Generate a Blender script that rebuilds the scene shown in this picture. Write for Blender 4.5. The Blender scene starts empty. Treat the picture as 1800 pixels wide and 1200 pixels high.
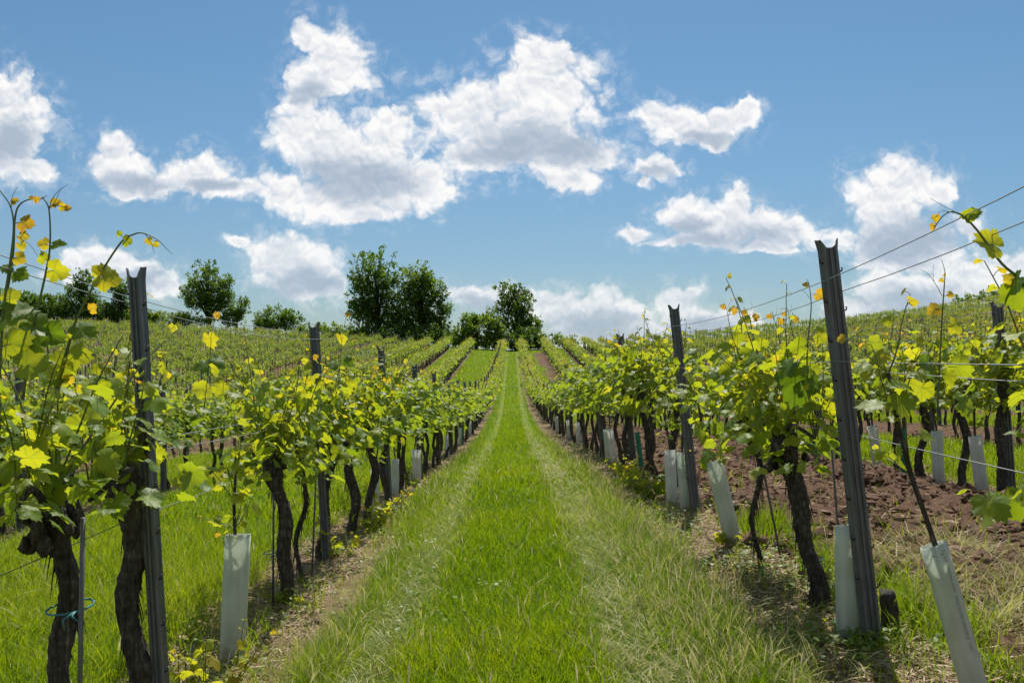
import bpy, math, random
import numpy as np
from mathutils import Vector, Matrix

PI = math.pi
sc = bpy.context.scene
C = sc.collection
CAMZ = 1.63                       # eye height above the ground under the camera
FPX = 1750.0                      # focal length in photo pixels (photo is 1800 wide)
HOR = 636.0                       # photo row of the true horizon

# ------------------------------------------------------------------ camera
cam = bpy.data.cameras.new('camera')
cam_ob = bpy.data.objects.new('camera', cam)
C.objects.link(cam_ob)
cam.sensor_width = 36.0
cam.lens = FPX / 1800.0 * 36.0
cam.clip_start = 0.05
cam.clip_end = 12000
PITCH = math.atan((HOR - 600.0) / FPX)
cam_ob.location = (0, 0, CAMZ)
cam_ob.rotation_euler = (PI / 2 + PITCH, 0, 0)
sc.camera = cam_ob

# ------------------------------------------------------------------ light
SUN_EL = math.radians(57)
SUN_AZ = math.radians(6)          # measured from +Y (ahead) towards +X (right)
sun = bpy.data.lights.new('sun', 'SUN')
sun.energy = 4.6
sun.angle = math.radians(0.53)
sun.color = (1.0, 0.95, 0.86)
sun_ob = bpy.data.objects.new('sun', sun)
C.objects.link(sun_ob)
sd = Vector((math.sin(SUN_AZ) * math.cos(SUN_EL), math.cos(SUN_AZ) * math.cos(SUN_EL), math.sin(SUN_EL)))
sun_ob.rotation_euler = sd.to_track_quat('Z', 'Y').to_euler()
sun_ob.location = (0, 0, 60)

sc.view_settings.view_transform = 'Standard'
sc.view_settings.look = 'None'
sc.view_settings.exposure = 0.5
sc.view_settings.gamma = 1.0
sc.view_settings.use_curve_mapping = False
sc.render.engine = 'CYCLES'
sc.cycles.max_bounces = 7
sc.cycles.diffuse_bounces = 3
sc.cycles.transmission_bounces = 4
sc.cycles.transparent_max_bounces = 4
sc.cycles.use_denoising = True
sc.cycles.sample_clamp_indirect = 4.0
sc.cycles.denoiser = 'OPENIMAGEDENOISE'
sc.cycles.denoising_input_passes = 'RGB_ALBEDO_NORMAL'
sc.cycles.denoising_prefilter = 'ACCURATE'

# ------------------------------------------------------------------ node helper
class NT:
    def __init__(self, tree):
        self.t = tree
        tree.nodes.clear()
    def n(self, kind, **kw):
        nd = self.t.nodes.new(kind)
        for k, v in kw.items():
            setattr(nd, k, v)
        return nd
    def put(self, sock, v):
        if hasattr(v, 'is_output'):
            self.t.links.new(v, sock)
        elif v is not None:
            sock.default_value = v
    def math(self, op, a, b=None, c=None, clamp=False):
        nd = self.n('ShaderNodeMath', operation=op, use_clamp=clamp)
        for i, v in enumerate((a, b, c)):
            if v is not None:
                self.put(nd.inputs[i], v)
        return nd.outputs[0]
    def vmath(self, op, a, b=None, c=None):
        nd = self.n('ShaderNodeVectorMath', operation=op)
        for i, v in enumerate((a, b, c)):
            if v is not None:
                self.put(nd.inputs[i], v)
        return nd.outputs[1] if op in ('LENGTH', 'DOT_PRODUCT', 'DISTANCE') else nd.outputs[0]
    def noise(self, vec, scale, detail=4, rough=0.55, dist=0.0, dim='3D', out=0):
        nd = self.n('ShaderNodeTexNoise', noise_dimensions=dim)
        self.put(nd.inputs['Vector'], vec)
        nd.inputs['Scale'].default_value = scale
        nd.inputs['Detail'].default_value = detail
        nd.inputs['Roughness'].default_value = rough
        nd.inputs['Distortion'].default_value = dist
        return nd.outputs[out]
    def ramp(self, fac, stops, interp='LINEAR'):
        nd = self.n('ShaderNodeValToRGB')
        nd.color_ramp.interpolation = interp
        el = nd.color_ramp.elements
        while len(el) < len(stops):
            el.new(0.5)
        for e, (p, c) in zip(el, stops):
            e.position = p
            e.color = (c[0], c[1], c[2], 1)
        self.put(nd.inputs[0], fac)
        return nd.outputs[0]
    def mixc(self, fac, a, b, blend='MIX'):
        nd = self.n('ShaderNodeMix', data_type='RGBA', blend_type=blend)
        self.put(nd.inputs[0], fac)
        self.put(nd.inputs[6], a if hasattr(a, 'is_output') else (*a[:3], 1))
        self.put(nd.inputs[7], b if hasattr(b, 'is_output') else (*b[:3], 1))
        return nd.outputs[2]
    def smooth(self, v, lo, hi, a=0.0, b=1.0):
        nd = self.n('ShaderNodeMapRange', interpolation_type='SMOOTHSTEP')
        self.put(nd.inputs[0], v)
        nd.inputs[1].default_value = lo
        nd.inputs[2].default_value = hi
        nd.inputs[3].default_value = a
        nd.inputs[4].default_value = b
        return nd.outputs[0]

# ------------------------------------------------------------------ sky with cumulus clouds
def px_dir(px, py):
    """direction tangents (x/y, z/y) of a photo pixel in world space"""
    a, b = (px - 900) / FPX, (600 - py) / FPX
    y = math.cos(PITCH) - b * math.sin(PITCH)
    z = math.sin(PITCH) + b * math.cos(PITCH)
    return a / y, z / y

CLOUDS = [
 # far left
 (12,180,62,50),(32,232,55,52),(-5,270,60,50),(55,298,55,20),(-60,230,90,80),
 # small pair left
 (198,262,30,30),(192,290,52,28),(245,322,75,24),(345,303,52,36),(385,328,65,18),
 
 # tower and left body of the main cloud
 (530,66,20,28),(573,92,44,44),(602,122,54,40),(556,142,48,40),(524,182,24,34),
 (516,240,42,44),(498,335,42,34),(572,262,68,66),(690,222,48,42),(640,280,105,66),(612,345,112,38),(722,312,78,48),(640,376,58,14),
 
 # right body
 (934,92,26,34),(988,106,42,40),(962,152,84,62),(842,200,92,54),(930,232,118,62),(784,186,42,26),(1000,262,84,42),(862,268,110,30),(1006,312,50,22),
 
 # right small ones
 (1168,204,48,26),(1225,224,70,28),(1286,206,48,18),(1316,192,20,14),(1250,250,30,12),
 (1150,294,45,18),(1130,318,14,9),
 (1120,408,34,13),(1210,386,52,32),(1304,356,26,28),(1300,390,80,30),(1372,406,68,24),(1350,440,50,10),(1226,424,84,12),
 # big right
 (1600,318,64,36),(1558,358,66,52),(1652,336,28,18),(1556,420,86,38),(1620,428,92,42),(1702,398,22,24),(1590,462,96,16),
 # low right bank
 (1600,512,96,36),(1700,498,90,34),(1790,470,66,32),(1520,545,60,22),
 # low centre bank
 (822,524,46,18),(868,530,50,20),(1000,542,82,30),(1060,564,92,32),(965,530,40,18),(1192,545,44,34),(1240,562,60,28),(1305,572,42,18),(1100,592,130,22),
 # behind the trees
 (498,440,56,32),(532,476,66,38),(476,458,42,32),(562,502,58,24),(414,424,24,9),
 (176,458,58,24),(240,482,68,26),(290,502,28,22),(136,480,48,22),
]
SHADES = [  # soft grey undersides: cx, cy, rx, ry
 (18,250,60,48),(545,165,40,26),(655,318,105,48),(575,310,60,40),(1000,258,105,34),(900,255,110,40),(1240,242,70,14),
 (1290,420,130,24),(1215,402,50,24),(1610,412,90,52),(1560,440,80,34),(225,318,80,24),(370,326,60,16),(525,498,80,30),
 (1620,530,120,34),(1040,572,120,30),(1230,572,80,26),(220,490,90,24),(1150,304,40,12),(850,540,60,18),
]

world = bpy.data.worlds.new('World')
sc.world = world
world.use_nodes = True
w = NT(world.node_tree)
sky = w.n('ShaderNodeTexSky', sky_type='NISHITA', sun_disc=False, sun_elevation=SUN_EL, sun_rotation=SUN_AZ)
sky.altitude = 300
sky.air_density = 1.0
sky.dust_density = 0.6
sky.ozone_density = 1.6
tc = w.n('ShaderNodeTexCoord').outputs['Generated']
sep = w.n('ShaderNodeSeparateXYZ')
w.put(sep.inputs[0], tc)
yy = w.math('MAXIMUM', sep.outputs[1], 0.05)
uv = w.n('ShaderNodeCombineXYZ')
w.put(uv.inputs[0], w.math('DIVIDE', sep.outputs[0], yy))
w.put(uv.inputs[1], w.math('DIVIDE', sep.outputs[2], yy))
uv = uv.outputs[0]
# warp the coordinates so that no outline stays an ellipse
wn1 = w.noise(uv, 14, 2, 0.5, out=1)
wn2 = w.noise(uv, 55, 3, 0.6, out=1)
p = w.vmath('MULTIPLY_ADD', w.vmath('SUBTRACT', wn1, (0.5, 0.5, 0.5)), (0.030, 0.024, 0), uv)
p = w.vmath('MULTIPLY_ADD', w.vmath('SUBTRACT', wn2, (0.5, 0.5, 0.5)), (0.017, 0.015, 0), p)
def field(lst, k):
    cur = None
    for cx, cy, rx, ry in lst:
        u, v = px_dir(cx, cy)
        sx, sy = FPX / rx, FPX / ry
        q = w.vmath('MULTIPLY_ADD', p, (sx, sy, 0), (-u * sx, -v * sy, 0))
        d = w.vmath('LENGTH', q)
        cur = d if cur is None else w.math('SMOOTH_MIN', cur, d, k)
    return cur
dist = field(CLOUDS, 0.25)
shade = field(SHADES, 0.4)
def fluff(off):
    q = w.vmath('ADD', p, off)
    a = w.noise(q, 22, 8, 0.60)
    v = w.n('ShaderNodeTexVoronoi', feature='F1', voronoi_dimensions='2D')
    w.put(v.inputs['Vector'], q)
    v.inputs['Scale'].default_value = 30
    v.inputs['Detail'].default_value = 2
    v.inputs['Roughness'].default_value = 0.55
    v.inputs['Lacunarity'].default_value = 2.2
    bil = w.math('SUBTRACT', 0.42, v.outputs['Distance'])
    return w.math('MULTIPLY_ADD', bil, 0.42, a)
f0 = fluff((0, 0, 0))
f1 = fluff((0.001, 0.0050, 0))
body = w.math("SUBTRACT", 1.42, dist)
dens = w.math('MULTIPLY_ADD', w.math('SUBTRACT', f0, 0.48), 1.5, body)
alpha = w.smooth(dens, -0.17, 0.50)
wisp = w.noise(p, 60, 5, 0.6)
halo = w.math('MULTIPLY', w.smooth(dens, -0.95, 0.15, 0.0, 0.42), w.smooth(wisp, 0.42, 0.72))
alpha = w.math('MAXIMUM', alpha, halo)
suv = w.n('ShaderNodeSeparateXYZ')
w.put(suv.inputs[0], uv)
front = w.math('MULTIPLY', w.smooth(sep.outputs[1], 0.05, 0.25), w.smooth(w.math('ABSOLUTE', suv.outputs[0]), 0.85, 0.62))
front = w.math('MULTIPLY', front, w.smooth(suv.outputs[1], 0.66, 0.44))
alpha = w.math('MULTIPLY', alpha, front)
alpha = w.math('MULTIPLY', alpha, w.smooth(sep.outputs[2], 0.02, 0.16, 0.80, 0.98))
relief = w.math('MULTIPLY', w.math('SUBTRACT', f0, f1), 1.0)
big = w.noise(p, 11, 3, 0.5)
lit = w.math('ADD', 0.71, relief)
lit = w.math('MULTIPLY_ADD', w.math('SUBTRACT', big, 0.5), 0.5, lit)
rim = w.smooth(dist, 0.2, 0.95, 0.0, 0.20)
lit = w.math('ADD', lit, rim)
dk = w.smooth(shade, 0.1, 1.35, 0.74, 0.0)
lit = w.math('SUBTRACT', lit, dk, clamp=True)
ccol = w.ramp(lit, [(0.0, (4.9, 5.9, 7.2)), (0.35, (6.3, 7.1, 8.2)), (0.65, (8.9, 9.3, 9.9)), (0.95, (11.7, 11.6, 11.5))])
skyc = w.mixc(1.0, sky.outputs[0], w.mixc(w.smooth(sep.outputs[2], 0.0, 0.30), (0.63, 0.765, 0.89), (0.63, 0.90, 1.005)), 'MULTIPLY')
fin = w.mixc(alpha, skyc, ccol)
# unseen noise clouds added outside the view for white fill light
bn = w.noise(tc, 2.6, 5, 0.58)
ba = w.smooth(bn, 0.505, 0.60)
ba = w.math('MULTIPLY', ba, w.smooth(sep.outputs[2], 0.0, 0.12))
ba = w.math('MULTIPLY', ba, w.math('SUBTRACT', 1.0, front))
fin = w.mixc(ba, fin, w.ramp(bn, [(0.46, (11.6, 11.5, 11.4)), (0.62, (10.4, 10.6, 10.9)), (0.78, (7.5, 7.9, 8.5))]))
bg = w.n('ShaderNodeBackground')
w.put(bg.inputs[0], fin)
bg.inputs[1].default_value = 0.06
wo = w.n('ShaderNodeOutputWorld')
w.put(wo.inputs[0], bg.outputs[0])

# ------------------------------------------------------------------ mesh helpers
class Geo:
    """collects vertices, faces, a material index and a 'tint' value per vertex"""
    def __init__(self):
        self.V, self.F, self.M, self.T, self.U, self.n = [], [], [], [], [], 0
    def add(self, V, F, tint=0.5, mi=0, uv=None):
        V = np.asarray(V, dtype=np.float32).reshape(-1, 3)
        Fs = F if isinstance(F, list) else [F]
        for f in Fs:
            f = np.asarray(f, dtype=np.int32)
            if f.size:
                self.F.append(f + self.n)
                self.M.append(np.full(len(f), mi, np.int32))
        t = np.empty(len(V), np.float32)
        t[:] = tint
        self.V.append(V); self.T.append(t); self.n += len(V)
        self.U.append(np.full((len(V), 2), 9.0, np.float32) if uv is None else np.asarray(uv, np.float32))
    def mesh(self, name, mats, smooth=True):
        me = bpy.data.meshes.new(name)
        V = np.concatenate(self.V) if self.V else np.zeros((0, 3), np.float32)
        me.vertices.add(len(V))
        me.vertices.foreach_set('co', V.ravel())
        idx = np.concatenate([f.ravel() for f in self.F])
        tot = np.concatenate([np.full(len(f), f.shape[1], np.int32) for f in self.F])
        st = np.concatenate([[0], np.cumsum(tot)[:-1]]).astype(np.int32)
        me.loops.add(len(idx))
        me.loops.foreach_set('vertex_index', idx)
        me.polygons.add(len(tot))
        me.polygons.foreach_set('loop_start', st)
        me.polygons.foreach_set('loop_total', tot)
        me.polygons.foreach_set('material_index', np.concatenate(self.M))
        me.polygons.foreach_set('use_smooth', np.full(len(tot), smooth, bool))
        at = me.attributes.new('tint', 'FLOAT', 'POINT')
        at.data.foreach_set('value', np.concatenate(self.T))
        if any(u[0, 0] < 5 for u in self.U if len(u)):
            lu = me.attributes.new('leaf_xy', 'FLOAT2', 'POINT')
            lu.data.foreach_set('vector', np.concatenate(self.U).ravel())
        me.update(calc_edges=True)
        for m in (mats if isinstance(mats, (list, tuple)) else [mats]):
            me.materials.append(m)
        return me

def link(name, me, parent=None, loc=None, rot=None):
    o = bpy.data.objects.new(name, me)
    C.objects.link(o)
    if parent is not None:
        o.parent = parent
    if loc is not None:
        o.location = loc
    if rot is not None:
        o.rotation_euler = rot
    return o

def tag(o, label=None, cat=None, group=None, kind=None):
    if label: o['label'] = label
    if cat: o['category'] = cat
    if group: o['group'] = group
    if kind: o['kind'] = kind
    return o

def empty(name, loc, rot=(0, 0, 0), scale=1.0):
    o = bpy.data.objects.new(name, None)
    o.empty_display_size = 0.2
    C.objects.link(o)
    o.location = loc
    o.rotation_euler = rot
    o.scale = (scale,) * 3
    return o

def inst(pv, pf, R, T):
    m, n = len(T), len(pv)
    V = np.einsum('mij,nj->mni', R, pv) + T[:, None, :]
    F = (pf[None] + (np.arange(m) * n)[:, None, None]).reshape(-1, pf.shape[1])
    return V.reshape(-1, 3), F

def tube(pts, rad, sides=6, cap=True, lump=None):
    """a tube along pts with a radius per point"""
    pts = np.asarray(pts, float); k = len(pts)
    rad = np.broadcast_to(np.asarray(rad, float), (k,))
    tan = np.gradient(pts, axis=0)
    tan /= np.linalg.norm(tan, axis=1)[:, None] + 1e-9
    ref = np.array([1.0, 0.13, 0.07])
    if abs(tan[0] @ ref) > 0.85:
        ref = np.array([0.1, 1.0, 0.2])
    V = []
    ang = np.arange(sides) * 2 * PI / sides
    for i in range(k):
        a = ref - tan[i] * (ref @ tan[i]); a /= np.linalg.norm(a)
        b = np.cross(tan[i], a)
        r = rad[i] * (np.ones(sides) if lump is None else lump[i])
        V.append(pts[i] + (np.cos(ang) * r)[:, None] * a + (np.sin(ang) * r)[:, None] * b)
    V = np.concatenate(V)
    i = np.arange(k - 1)[:, None] * sides
    j = np.arange(sides)[None]
    j2 = (j + 1) % sides
    F = np.stack([i + j, i + j2, i + sides + j2, i + sides + j], -1).reshape(-1, 4)
    Fs = [F]
    if cap:
        V = np.concatenate([V, pts[:1], pts[-1:]])
        c0, c1 = k * sides, k * sides + 1
        jj = np.arange(sides); jj2 = (jj + 1) % sides
        Fs.append(np.stack([np.full(sides, c0), jj2, jj], -1))
        Fs.append(np.stack([np.full(sides, c1), (k - 1) * sides + jj, (k - 1) * sides + jj2], -1))
    return V, Fs

def spline(P, n):
    """smooth resampling of a polyline (Catmull-Rom)"""
    P = np.asarray(P, float)
    Q = np.vstack([2 * P[0] - P[1], P, 2 * P[-1] - P[-2]])
    out = []
    for t in np.linspace(0, len(P) - 1 - 1e-6, n):
        i = int(t); f = t - i
        a, b, c, d = Q[i], Q[i + 1], Q[i + 2], Q[i + 3]
        out.append(0.5 * (2 * b + (c - a) * f + (2 * a - 5 * b + 4 * c - d) * f * f + (3 * b - a - 3 * c + d) * f ** 3))
    return np.array(out)

def hashn(ix, iy, seed):
    h = (ix.astype(np.int64) * 374761393 + iy.astype(np.int64) * 668265263 + seed * 974711) & 0xFFFFFFFF
    h = ((h ^ (h >> 13)) * 1274126177) & 0xFFFFFFFF
    h = (h ^ (h >> 16)) & 0xFFFFFF
    return h / float(0xFFFFFF)

def vnoise(x, y, seed=0):
    x = np.asarray(x, float); y = np.asarray(y, float)
    ix, iy = np.floor(x), np.floor(y)
    fx, fy = x - ix, y - iy
    fx = fx * fx * (3 - 2 * fx); fy = fy * fy * (3 - 2 * fy)
    a, b = hashn(ix, iy, seed), hashn(ix + 1, iy, seed)
    c, d = hashn(ix, iy + 1, seed), hashn(ix + 1, iy + 1, seed)
    return (a * (1 - fx) + b * fx) * (1 - fy) + (c * (1 - fx) + d * fx) * fy

def fbm(x, y, seed=0, oct=4):
    s, a, t = 0, 0.5, 0
    for o in range(oct):
        s = s + a * vnoise(x * 2 ** o, y * 2 ** o, seed + o * 17); t += a; a *= 0.5
    return s / t

def sstep(a, b, x):
    t = np.clip((np.asarray(x, float) - a) / (b - a), 0, 1)
    return t * t * (3 - 2 * t)

# ------------------------------------------------------------------ the lie of the land
_PD = np.array([-4000, -20, 0, 5, 9.7, 15, 20, 30, 40, 50, 65, 80, 100, 120, 150, 162, 178, 205, 260, 400, 1000, 6000.])
_PZ = np.array([-2, -1.62, -1.63, -1.63, -1.68, -1.85, -2.1, -2.52, -2.88, -3.05, -3.12, -2.65, -1.55, -0.4, 1.45, 1.85, 2.0, 1.2, -3, -10, -20, -25.])
_gd = np.linspace(-100, 420, 2081)
_gz = np.interp(_gd, _PD, _PZ)
_ker = np.hanning(33); _ker /= _ker.sum()
_gz = np.convolve(np.pad(_gz, 16, mode='edge'), _ker, mode='valid')

def prof(d):
    d = np.asarray(d, float)
    return np.where((d > -95) & (d < 415), np.interp(d, _gd, _gz), np.interp(d, _PD, _PZ))

def ground(x, d):
    """ground height (world z) at x across, d ahead"""
    x = np.asarray(x, float); d = np.asarray(d, float)
    near = np.where(x < -1.9, -0.222, np.where(x < 1.8, 0.117 * x, 0.21 + 0.06 * (np.minimum(x, 40) - 1.8)))
    xr = np.clip(x, 0, 105); xl = np.clip(-x, 0, 60)
    far = 0.05 * xr + 0.0006 * xr ** 2 + 0.060 * xl
    wt = sstep(18, 90, d)
    fade = 1 - sstep(185, 330, d)
    return CAMZ + prof(d) + ((1 - wt) * near + wt * far) * fade

def g1(x, d):
    return float(ground(np.array([x]), np.array([d]))[0])

def at(px, py, d):
    """world point seen at a photo pixel, d metres ahead"""
    u, v = px_dir(px, py)
    return np.array([u * d, d, CAMZ + v * d])

# rows of vines: x at d=0 and at d=150
ROWS_L = [(-1.85, -1.36), (-5.6, -6.2), (-8.8, -9.5), (-11.9, -12.3)]
ROWS_R = [(1.80, 1.38), (4.6, 4.9), (7.5, 8.0), (10.4, 10.9)]
for k in range(4, 40):
    ROWS_L.append((-11.9 - 2.5 * (k - 3), -12.3 - 2.5 * (k - 3)))
    ROWS_R.append((10.4 + 2.5 * (k - 3), 10.9 + 2.5 * (k - 3)))
def rowx(r, d):
    return r[0] + (r[1] - r[0]) * np.clip(np.asarray(d, float) / 150.0, 0, 1)
ALLROWS = sorted(ROWS_L + ROWS_R)
AR = np.array(ALLROWS)

def zones(x, d):
    """returns (distance to nearest row, offset from path centre, tilled mask, in-vineyard mask)"""
    x = np.asarray(x, float); d = np.asarray(d, float)
    t = np.clip(d / 150, 0, 1)
    near = np.full(x.shape, 1e3)
    for a, b in ALLROWS:
        near = np.minimum(near, np.abs(x - (a + (b - a) * t)))
    pc = (rowx(ROWS_L[0], d) + rowx(ROWS_R[0], d)) / 2
    till = np.zeros(x.shape)
    for ra, rb in ((ROWS_R[0], ROWS_R[1]), (ROWS_R[2], ROWS_R[3]), (ROWS_L[2], ROWS_L[3])):
        a, b = rowx(ra, d), rowx(rb, d)
        till = np.maximum(till, sstep(0.30, 0.55, x - a + 0.24 * sstep(5.6, 7.0, d)) * sstep(0.05, 0.40, b - x))
    inv = sstep(153, 149, d) * sstep(112, 105, np.abs(x))
    a, b = rowx(ROWS_R[0], d), rowx(ROWS_R[1], d)
    far_till = sstep(84, 96, d) * sstep(147, 142, d) * sstep(0.40, 0.75, (x - a) / (b - a) + 0.7 * (fbm(x * 0.9, d * 0.35, 57) - 0.5)) * sstep(0.1, 0.4, b - x)
    for q in range(len(ALLROWS) - 1):
        (a0, a1), (b0, b1) = ALLROWS[q], ALLROWS[q + 1]
        if (q * 7 + 3) % 5 > 2 or -9 < a0 < 8:
            continue
        a = a0 + (a1 - a0) * t; b = b0 + (b1 - b0) * t
        far_till = np.maximum(far_till, 0.85 * sstep(0.2, 0.5, x - a) * sstep(0.2, 0.5, b - x))
    till = till * (1 - sstep(28, 60, d) * (0.55 + 0.45 * sstep(0.40, 0.52, fbm(x * 0.9, d * 0.12, 55))) * sstep(-0.2, 0.0, np.sin(d * 0.02 + 2.2) * 0 + 1))
    till = np.maximum(till, far_till)
    return near, x - pc, till, inv

# ------------------------------------------------------------------ materials
def mat(name):
    m = bpy.data.materials.new(name)
    m.use_nodes = True
    return m, NT(m.node_tree)

def finish(nt, shader):
    o = nt.n('ShaderNodeOutputMaterial')
    nt.put(o.inputs[0], shader)

def principled(nt, base, rough=0.6, spec=0.4, normal=None, metal=0.0):
    b = nt.n('ShaderNodeBsdfPrincipled')
    nt.put(b.inputs['Base Color'], base if hasattr(base, 'is_output') else (*base, 1))
    nt.put(b.inputs['Roughness'], rough)
    nt.put(b.inputs['Specular IOR Level'], spec)
    nt.put(b.inputs['Metallic'], metal)
    if normal is not None:
        nt.put(b.inputs['Normal'], normal)
    return b.outputs[0]

def bump(nt, h, strength=0.4, dist=0.01):
    b = nt.n('ShaderNodeBump')
    b.inputs['Strength'].default_value = strength
    b.inputs['Distance'].default_value = dist
    nt.put(b.inputs['Height'], h)
    return b.outputs[0]

def attr(nt, name):
    a = nt.n('ShaderNodeAttribute')
    a.attribute_name = name
    return a.outputs['Fac']

def leafy(name, up, thru, fac, rough, spec=0.5, back=None, noise_scale=40, veins=False):
    """leaf material: glossy top, light shining through; 'tint' runs from old to young leaves"""
    m, nt = mat(name)
    t = attr(nt, 'tint')
    geo = nt.n('ShaderNodeNewGeometry')
    nz = nt.noise(geo.outputs['Position'], noise_scale, 2, 0.5)
    tt = nt.math('MULTIPLY_ADD', nt.math('SUBTRACT', nz, 0.5), 0.12, t)
    cu = nt.ramp(tt, up)
    ct = nt.ramp(tt, thru)
    if back is not None:
        cu = nt.mixc(nt.math('MULTIPLY', geo.outputs['Backfacing'], 0.75), cu, back)
    if veins:
        at_ = nt.n('ShaderNodeAttribute'); at_.attribute_name = 'leaf_xy'
        sp = nt.n('ShaderNodeSeparateXYZ'); nt.put(sp.inputs[0], at_.outputs['Vector'])
        ax_, ay_ = nt.math('ABSOLUTE', sp.outputs[0]), sp.outputs[1]
        vd = ax_
        for deg in (62, 8):
            ca, sa = math.cos(math.radians(deg)), math.sin(math.radians(deg))
            vd = nt.math('MINIMUM', vd, nt.math('ABSOLUTE', nt.math('MULTIPLY_ADD', ay_, ca, nt.math('MULTIPLY', ax_, -sa))))
        # finer side veins
        side = nt.math('ABSOLUTE', nt.math('SINE', nt.math('MULTIPLY', nt.math('SUBTRACT', ay_, nt.math('MULTIPLY', ax_, 0.8)), 34)))
        vein = nt.math('MAXIMUM', nt.smooth(vd, 0.026, 0.008), nt.smooth(side, 0.22, 0.0, 0.0, 0.35))
        ok = nt.math('MULTIPLY', vein, nt.smooth(ax_, 2.0, 1.5))
        blot = nt.noise(geo.outputs['Position'], 18, 3, 0.6)
        cu = nt.mixc(nt.math('MULTIPLY', ok, 0.45), cu, (0.24, 0.30, 0.07))
        ct = nt.mixc(nt.math('MULTIPLY', ok, 0.5), ct, (0.22, 0.34, 0.02))
        cu = nt.mixc(nt.smooth(blot, 0.45, 0.75, 0.0, 0.35), cu, (0.12, 0.15, 0.02))
    bm = None
    if noise_scale < 100:
        bm = bump(nt, nz, 0.25, 0.01)
    pb = principled(nt, cu, rough, spec, bm)
    tr = nt.n('ShaderNodeBsdfTranslucent')
    nt.put(tr.inputs[0], ct)
    mx = nt.n('ShaderNodeMixShader')
    mx.inputs[0].default_value = fac
    nt.put(mx.inputs[1], pb); nt.put(mx.inputs[2], tr.outputs[0])
    finish(nt, mx.outputs[0])
    return m

M_LEAF = leafy('vine_leaf',
    [(0.0, (0.030, 0.085, 0.010)), (0.4, (0.110, 0.205, 0.016)), (0.75, (0.22, 0.29, 0.02)), (1.0, (0.36, 0.20, 0.035))],
    [(0.0, (0.14, 0.27, 0.006)), (0.4, (0.44, 0.50, 0.012)), (0.75, (0.66, 0.60, 0.018)), (1.0, (0.78, 0.38, 0.02))],
    0.55, 0.50, 0.36, back=(0.19, 0.26, 0.10), veins=True)
M_TREE = leafy('tree_leaf',
    [(0.0, (0.050, 0.095, 0.022)), (0.5, (0.085, 0.145, 0.030)), (1.0, (0.13, 0.19, 0.032))],
    [(0.0, (0.08, 0.16, 0.012)), (0.5, (0.16, 0.27, 0.016)), (1.0, (0.30, 0.40, 0.02))],
    0.50, 0.5, 0.35, noise_scale=200)
M_GRASS = leafy('grass_blade',
    [(0.0, (0.045, 0.11, 0.005)), (0.35, (0.095, 0.19, 0.005)), (0.62, (0.18, 0.27, 0.010)), (0.80, (0.33, 0.33, 0.12)), (1.0, (0.56, 0.50, 0.30))],
    [(0.0, (0.13, 0.25, 0.003)), (0.35, (0.30, 0.44, 0.004)), (0.62, (0.46, 0.52, 0.006)), (0.80, (0.45, 0.43, 0.12)), (1.0, (0.50, 0.42, 0.22))],
    0.45, 0.55, 0.25, noise_scale=200)
M_WEED = leafy('weed_leaf',
    [(0.0, (0.05, 0.12, 0.015)), (0.5, (0.12, 0.21, 0.02)), (1.0, (0.28, 0.24, 0.05))],
    [(0.0, (0.14, 0.27, 0.012)), (0.5, (0.38, 0.46, 0.02)), (1.0, (0.5, 0.35, 0.04))],
    0.40, 0.5, 0.4, noise_scale=200)

def bark_mat(name, c0, c1, scale, stretch):
    m, nt = mat(name)
    tcn = nt.n('ShaderNodeTexCoord').outputs['Object']
    q = nt.vmath('MULTIPLY', tcn, (1, 1, stretch))
    n1 = nt.noise(q, scale, 6, 0.65)
    n2 = nt.noise(tcn, scale * 0.4, 3, 0.5)
    f = nt.math('MULTIPLY_ADD', n2, 0.4, nt.math('MULTIPLY', n1, 0.7))
    col = nt.ramp(f, [(0.38, c0), (0.60, [0.4 * a_ + 0.6 * b_ * 0.45 for a_, b_ in zip(c0, c1)]), (0.80, c1)])
    finish(nt, principled(nt, col, 0.9, 0.2, bump(nt, n1, 0.9, 0.02)))
    return m
M_BARK = bark_mat('vine_bark', (0.012, 0.010, 0.008), (0.26, 0.22, 0.185), 80, 0.10)
M_TRUNK = bark_mat('tree_bark', (0.02, 0.016, 0.012), (0.08, 0.065, 0.05), 6, 0.3)

m, nt = mat('green_shoot')
geo = nt.n('ShaderNodeNewGeometry')
nz = nt.noise(geo.outputs['Position'], 30, 3, 0.5)
col = nt.ramp(nt.math('MULTIPLY_ADD', nz, 0.5, nt.math('MULTIPLY', attr(nt, 'tint'), 0.6)),
              [(0.25, (0.055, 0.038, 0.022)), (0.5, (0.10, 0.14, 0.03)), (0.8, (0.16, 0.10, 0.045))])
finish(nt, principled(nt, col, 0.5, 0.4))
M_SHOOT = m

m, nt = mat('weathered_steel')
tcn = nt.n('ShaderNodeTexCoord').outputs['Object']
n1 = nt.noise(nt.vmath('MULTIPLY', tcn, (1, 1, 0.05)), 90, 5, 0.6)
n2 = nt.noise(tcn, 9, 4, 0.6)
col = nt.ramp(nt.math('MULTIPLY_ADD', n1, 0.6, nt.math('MULTIPLY', n2, 0.4)),
              [(0.30, (0.060, 0.062, 0.064)), (0.55, (0.125, 0.13, 0.133)), (0.78, (0.24, 0.235, 0.225))])
rust = nt.smooth(nt.noise(nt.vmath('MULTIPLY', tcn, (1, 1, 0.3)), 22, 5, 0.65), 0.52, 0.70)
col = nt.mixc(nt.math('MULTIPLY', rust, 0.6), col, (0.10, 0.055, 0.03))
finish(nt, principled(nt, col, nt.math('MULTIPLY_ADD', n2, 0.3, 0.38), 0.5, bump(nt, n1, 0.25, 0.002), 0.35))
M_STEEL = m

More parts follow.
